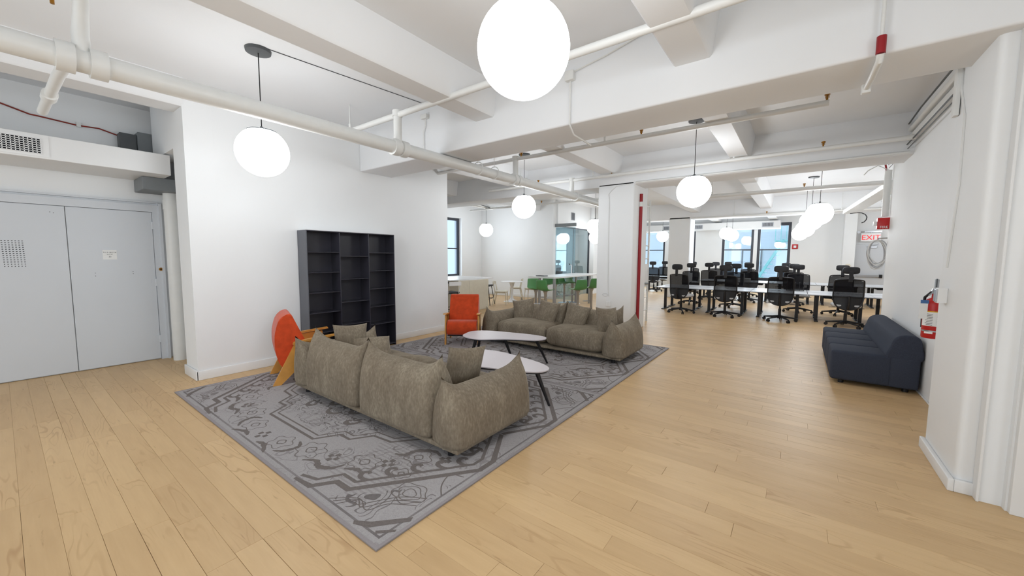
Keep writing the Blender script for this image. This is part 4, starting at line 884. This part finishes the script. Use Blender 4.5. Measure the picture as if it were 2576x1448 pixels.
def task_chair(label, group):
    t = thing('task_chair', label, 'office chair', (0, 0, 0), 0, group)
    build('column', MB().tube([(0, 0, .09), (0, 0, .30), (0, 0, .30), (0, 0, .42)], [.03, .03, .02, .02], 12), M_BLACK, t, True)
    b = MB().tube([(0, 0, .07), (0, 0, .12)], .045, 12)
    for k in range(5):
        a = 2*PI*k/5+.3; c, s_ = math.cos(a), math.sin(a); b.tube([(.03*c, .03*s_, .115), (.34*c, .34*s_, .075)], [.026, .016], 8)
    build('star_base', b, M_BLACK, t, True)
    for k in range(5):
        a = 2*PI*k/5+.3; x, y = .33*math.cos(a), .33*math.sin(a); ax = Vector((-math.sin(a), math.cos(a), 0))
        m = MB()
        for s_ in (-1, 1): q = Vector((x, y, .032))+ax*.017*s_; m.tube([q-ax*.009, q+ax*.009], .032, 12)
        m.tube([(x, y, .03), (x, y, .08)], .009, 6); build('caster', m, M_BLACK, t, True)
    build('seat_pan', MB().box(-.12, .12, -.12, .16, .40, .44, .01), M_BLACK, t); build('seat', MB().pad((0, .06, .475), .25, .25, .045, .5, .45), M_LTGREY, t, 'all')
    # back: rounded top, tapered bottom, seen frame + mesh
    out = smooth_poly([(-.225, 1.03), (-.245, .97), (-.25, .8), (-.25, .66), (-.235, .56), (-.19, .47), (-.10, .41), (0, .395), (.10, .41), (.19, .47), (.235, .56), (.25, .66), (.25, .8), (.245, .97), (.225, 1.03), (.12, 1.045), (0, 1.05), (-.12, 1.045)], 3)
    yb = lambda x, z: -.21-.05*(x/.25)**2*-1 - .07*max(0, z-.7)/.35*.8 + .04*math.sin((z-.4)*3)
    ring = [(x, yb(x, z), z) for x, z in out]; ring.append(ring[0]); ring.append(ring[1]); build('back_frame', MB().tube(ring, .014, 6, False), M_BLACK, t, True)
    def fan(zl, zh, name, m_, th=.004):
        vs = []; fs = []; zs = [zl+(zh-zl)*i/10 for i in range(11)]
        def half(z):
            if z > 1.03: return .15
            if z >= .66: return .245
            q = (z-.395)/(.66-.395); return .245*max(.02, math.sin(math.acos(min(1, max(0, 1-q)))))
        for z in zs:
            for i in range(9): x = half(z)*(-1+i/4); vs.append((x, yb(x, z)+th, z))
        for j in range(10):
            for i in range(8): a = j*9+i; fs.append((a, a+1, a+10, a+9))
        return build(name, MB().add(vs, fs), m_, t, 'all', clean=False)
    fan(.66, 1.04, 'mesh_panel', M_MESH); fan(.40, .66, 'lumbar_panel', M_BLACK)
    build('lumbar_bar', MB().tube([(x, yb(x, .67)-.012, .67) for x in (-.24, -.12, 0, .12, .24)], .013, 6), M_BLACK, t, True)
    build('spine', MB().tube([(0, -.02, .40), (0, -.22, .42), (0, -.27, .56), (0, -.27, .70)], [.03, .028, .022, .015], 8), M_BLACK, t, True)
    build('headrest_stem', MB().box(-.035, .035, -.315, -.29, 1.0, 1.22, .008), M_BLACK, t); build('headrest', MB().pad((0, -.275, 1.245), .14, .035, .075, .5, .4, 24, 12), M_BLACK, t, 'all')
    build('lever', MB().tube([(.1, 0, .43), (.3, -.02, .42)], .007, 6).tube([(-.1, 0, .43), (-.3, -.02, .42)], .007, 6), M_BLACK, t, True)
    return t
cm = None
def chair(x, y, rz, label, group, z=0, sc=1.08):
    global cm
    if cm is None: cm = task_chair(label, group); c = cm; c.location = (x, y, 0); c.rotation_euler = (0, 0, rz)
    else: c = dup(cm, (x, y, 0), rz, label, group)
    c.scale = (sc, sc, sc)
G = 'black mesh task chairs with headrests'
for i, px in enumerate((1718, 1830, 1970, 2138)):
    p = at_y(px, 646, 11.95); chair(p.x, 11.95, math.radians((-14, 3, -2, 4)[i]), 'black task chair, %s from the left in the nearest row, back to camera' % ords[i], G)
for i, px in enumerate((1740, 1848, 2014, 2118)):
    p = at_y(px, 646, 14.3); chair(p.x, 14.3, PI+math.radians((10, -6, 5, -12)[i]), 'black task chair, %s from left on the far side of the near desks' % ords[i], G)
for i, px in enumerate((1786, 1890, 1998)):
    p = at_y(px, 646, 16.4); chair(p.x, 16.4, math.radians((8, -4, 6)[i]), 'black task chair, %s from left on the near side of far desks' % ords[i], G)
for i, px in enumerate((1741, 1803, 1829, 1885, 1980)):
    yy = 20.0 if i == 2 else 18.75; p = at_y(px, 646, yy); chair(p.x, yy, PI+math.radians((0, 12, -5, 8, 3)[i]), 'black task chair, %s from left in the farthest row by windows' % ords[i], G)
for i, (px, y, r_) in enumerate(((1647, 18.6, 4), (1668, 20.1, 175))):
    p = at_y(px, 646, y); chair(p.x, y, math.radians(r_), ('black task chair, nearer the camera in the far-left window group', 'black task chair, right beside the window in the far-left group')[i], G)
cabn = thing('desk_pedestal', 'grey filing pedestal beneath the far-left window desks', 'cabinet', (-6.75, 19.3, 0)); build('body', MB().box(-.2, .2, -.25, .25, .03, .58, .01), M_LTGREY, cabn)
for k in range(3): d_ = build('drawer', MB().box(-.19, .19, -.265, -.25, .05+.175*k, .215+.175*k, .003), M_STEEL, cabn); build('handle', MB().box(-.06, .06, -.275, -.265, .17+.175*k, .18+.175*k), M_BLACK, d_)
mo = thing('desk_organiser', 'black mesh file organiser standing on a near-row desk', 'desk organiser', (-.05, 13.5, .70)); og = MB()
og.box(-.2, .2, -.12, .12, 0, .01); 
for k in range(5): og.box(-.2+.098*k, -.19+.098*k, -.12, .12, .01, .24)
build('rack', og, M_BLKMET, mo)
bx = thing('parts_box', 'white box with black scribbled print on a far-row desk', 'box', (-1.75, 17.15, .70)); build('carton', MB().box(-.3, .3, -.1, .1, 0, .14, .004), M_PAPER, bx)
sc_ = MB()
for k in range(9): sc_.beam((-.26+.06*k, -.102, .03+.02*(k % 3)), (-.21+.06*k, -.102, .11-.02*(k % 2)), .004, .012, (0, 1, 0))
build('print', sc_, M_INK, bx)

# ------------------------------------------------------------------ kitchen: island, bar stools, tulip table, green stools
isl = thing('kitchen_island', 'white kitchen island with an overhanging worktop beyond the left wall end', 'kitchen island', (-8.2, 8.5, 0))
build('body', MB().box(-.5, .52, -.75, .55, 0, .915, .004), M_CREAM, isl); build('worktop', MB().prism(smooth_poly([(-.85, -1.0), (.3, -1.0), (.40, -.9), (.44, -.2), (.42, .8), (.3, .88), (-.85, .88)], 3), .915, .945), M_WHITE, isl, True); build('side_panel', MB().box(.52, .525, -.3, .55, .02, .9), M_CREAM, isl)
build('socket', MB().box(.1, .17, -.76, -.75, .82, .88, .003), M_BLACK, isl)
def bar_stool(label, loc, rz):
    t = thing('bar_stool', label, 'bar stool', loc, rz, 'black framed bar stools at the island')
    build('seat', MB().box(-.2, .2, -.19, .19, .62, .67, .015), M_BLACK, t, True)
    for x in (-1, 1):
        for y in (-1, 1): build('leg', MB().tube([(x*.15, y*.14, .62), (x*.24, y*.23, 0)], .013, 8), M_BLACK, t, True)
    build('footrest', MB().tube([(-.215, -.2, .22), (.215, -.2, .22), (.215, .2, .22), (-.215, .2, .22), (-.215, -.2, .22)], .008, 6), M_BLACK, t, True)
    build('backrest', MB().tube([(-.16, -.19, .64), (-.19, -.26, .93), (.19, -.26, .93), (.16, -.19, .64)], .01, 6).box(-.19, .19, -.275, -.255, .84, .94), M_WHITE, t, True)
    return t
bs = bar_stool('bar stool with a black seat at the far end of the kitchen island', (-8.35, 9.72, 0), math.radians(-70))
dup(bs, (-7.47, 7.2, 0), math.radians(80), 'bar stool mostly hidden behind the left wall end beside the kitchen island')
tt = thing('tulip_table', 'round white pedestal table in the kitchen corner', 'table', (-8.22, 11.0, 0))
build('table_top', MB().lathe([(.30, .70), (.40, .712), (.405, .72), (.4, .725)], 40), M_WHITE, tt, True)
build('pedestal', MB().lathe([(.30, 0), (.30, .008), (.22, .025), (.1, .06), (.055, .12), (.042, .3), (.05, .5), (.09, .66), (.13, .70)], 32), M_WHITE, tt, True)
def cafe_chair(label):
    t = thing('cafe_chair', label, 'chair', (0, 0, 0), 0, 'cream wooden cafe chairs around the tulip table')
    build('seat', MB().box(-.21, .21, -.2, .21, .43, .455, .012), M_CREAM, t, True)
    for s in (-1, 1):
        build('front_leg', MB().tube([(s*.18, .18, .43), (s*.2, .21, 0)], [.02, .013], 8), M_CREAM, t, True); build('rear_leg', MB().tube([(s*.2, -.26, 0), (s*.18, -.17, .43), (s*.19, -.23, .74)], [.013, .02, .014], 8), M_CREAM, t, True)
    pts = [(-.2+.4*i/8, -.235-.05*math.sin(PI*i/8)) for i in range(9)]
    vs = []; fs = []
    for i, (x, y) in enumerate(pts):
        e = .03+.05*math.sin(PI*(i+.5)/9); vs += [(x, y, .735-e), (x, y+.014, .735-e), (x, y+.014, .745+e*.5), (x, y, .745+e*.5)]
    for i in range(8):
        for k in range(4): a = 4*i+k; b_ = 4*i+(k+1) % 4; fs.append((a, b_, b_+4, a+4))
    fs += [(0, 1, 2, 3), (32, 33, 34, 35)]; build('backrest', MB().add(vs, fs), M_CREAM, t, True); build('seat_rail', MB().box(-.18, .18, -.17, .19, .39, .43), M_CREAM, t)
    return t
k1 = cafe_chair('cream cafe chair in front of the tulip table, nearest the island'); k1.location = (-8.02, 10.12, 0); k1.rotation_euler = (0, 0, math.radians(-62))
dup(k1, (-8.62, 11.78, 0), math.radians(120), 'cream cafe chair behind the tulip table'); dup(k1, (-7.95, 11.85, 0), math.radians(105), 'cream cafe chair right of the tulip table, beside the green stools')
bt = thing('high_bar_table', 'long white high table on grey steel legs with green stools around', 'table', (-6.05, 11.05, 0))
build('table_top', MB().box(-.45, .45, -1.55, 1.55, .985, 1.03, .004), M_WHITE, bt)
for s in (-1, 1):
    for y in (-1.2, 1.2): build('leg', MB().tube([(s*.26, y, 0), (s*.26, y, .985)], .045, 16), M_STEEL, bt, True)
tapo = thing('table_tap', 'slim white tap with a black tip standing on the high table', 'tap', (-5.95, 11.2, 1.03)); build('stem', MB().tube([(0, 0, 0), (0, 0, .3), (-.03, -.02, .33)], .01, 8), M_WHITE, tapo, True); build('tip', MB().tube([(-.03, -.02, .33), (-.07, -.05, .36)], .013, 8), M_BLACK, tapo, True)
lp = thing('closed_laptop', 'thin dark laptop lying on the near end of the high table', 'laptop', (-6.2, 9.8, 1.03)); build('base', MB().box(-.15, .15, -.1, .1, 0, .012, .003), M_DKGREY, lp); build('lid', MB().box(-.15, .15, -.1, .1, .012, .02, .003), M_DKGREY, lp)
def green_stool(label):
    t = thing('green_stool', label, 'bar stool', (0, 0, 0), 0, 'green bar stools around the high table')
    prof = [(.20, .70), (.10, .675), (-.05, .67), (-.14, .69), (-.18, .76), (-.20, .88), (-.215, .99)]
    n_ = 10; vs = []; fs = []
    for (y, z) in prof:
        up_ = max(0, (z-.70)/.29); hw = .215-.035*up_
        for i in range(n_+1):
            u = -1+2*i/n_; vs.append((hw*u, y+.05*up_*u*u*0+.03*u*u*(up_ > .2), z+.035*u*u*(1-min(1, up_*3))))
    nn = n_+1
    for j in range(len(prof)-1):
        for i in range(n_): a = j*nn+i; fs.append((a, a+1, a+nn+1, a+nn))
    o = build('shell', MB().add(vs, fs), M_GREEN, t, 'all', clean=False); sm = o.modifiers.new('thick', 'SOLIDIFY'); sm.thickness = .016; ss = o.modifiers.new('sub', 'SUBSURF'); ss.levels = 1; ss.render_levels = 1
    build('pole', MB().tube([(0, 0, .01), (0, 0, .6), (0, 0, .67)], [.035, .035, .07], 16), M_STEEL, t, True); build('base_plate', MB().lathe([(.22, 0), (.22, .008), (.05, .02)], 28), M_STEEL, t, True)
    build('footrest', MB().tube([(.0, .03, .28), (.14, .12, .28), (.1, .26, .28), (-.1, .26, .28), (-.14, .12, .28), (0, .03, .28)], .01, 8), M_STEEL, t, True)
    return t
g1 = None
def stool(px, y, rz, label):
    global g1
    p = at_y(px, 646, y)
    if g1 is None: g1 = green_stool(label); g1.location = (p.x, y, 0); g1.rotation_euler = (0, 0, math.radians(rz))
    else: dup(g1, (p.x, y, 0), math.radians(rz), label)
stool(1349, 9.15, -120, 'leftmost green stool, facing the camera side, at the near end of the high table')
stool(1373, 8.95, -8, 'green stool with its back to the camera, closest of all at the high table')
stool(1456, 9.75, 62, 'green stool in profile in front of the high table, seat pointing left')
stool(1490, 10.6, 66, 'green stool partly cut off by the near column')
stool(1375, 10.9, -170, 'green stool peeking over the back-facing green stool')
stool(1398, 11.3, -120, 'green stool behind the front legs of the high table')
stool(1421, 11.9, -100, 'green stool seen between the legs of the high table, second from the far left side')
stool(1441, 12.2, -100, 'green stool at the far side of the high table before the glass wall')
# glass partition
gp = thing('glass_partition', 'frameless glass wall of the meeting room reflecting the globe lamps', 'glass wall', (-7.43, 12.72, 0))
for k, (a, b) in enumerate(((0.02, 1.38), (1.39, 2.78))): build('pane', MB().box(-.006, .006, a, b, .02, 2.75), M_PART, gp)
build('top_channel', MB().box(-.02, .02, 0, 2.8, 2.75, 2.79), M_WINFR, gp); build('end_post', MB().box(-.03, .03, 2.78, 2.84, 0, 2.79), M_WINFR, gp); build('joint', MB().box(-.008, .008, 1.375, 1.395, .02, 2.75), M_WINFR, gp)
struct('wall_above_glass', MB().box(-7.5, -7.36, 12.72, 15.5, 2.79, ZC), M_WALL); struct('wall_beyond_glass', MB().box(-7.5, -7.2, 15.56, 16.3, 0, ZC), M_WALL)
gd_ = thing('glass_door', 'open glass door leaf beside the meeting room corner', 'glass door', (-7.40, 12.6, 0)); build('pane', MB().box(.02, .85, -.005, .005, .02, 2.7), M_PART, gd_); build('header', MB().box(0, .87, -.03, .03, 2.72, 2.84, .004), M_DUCT, gd_); build('handle', MB().tube([(.75, -.04, .9), (.75, -.04, 1.3)], .012, 8), M_STEEL, gd_, True)
mc = dup(cm, (-8.4, 14.4, 0), math.radians(150), 'black task chair standing inside the glass meeting room')
for o in bpy.data.objects:
    if o.type == 'MESH' and o.parent and 'category' in o: del o['category']
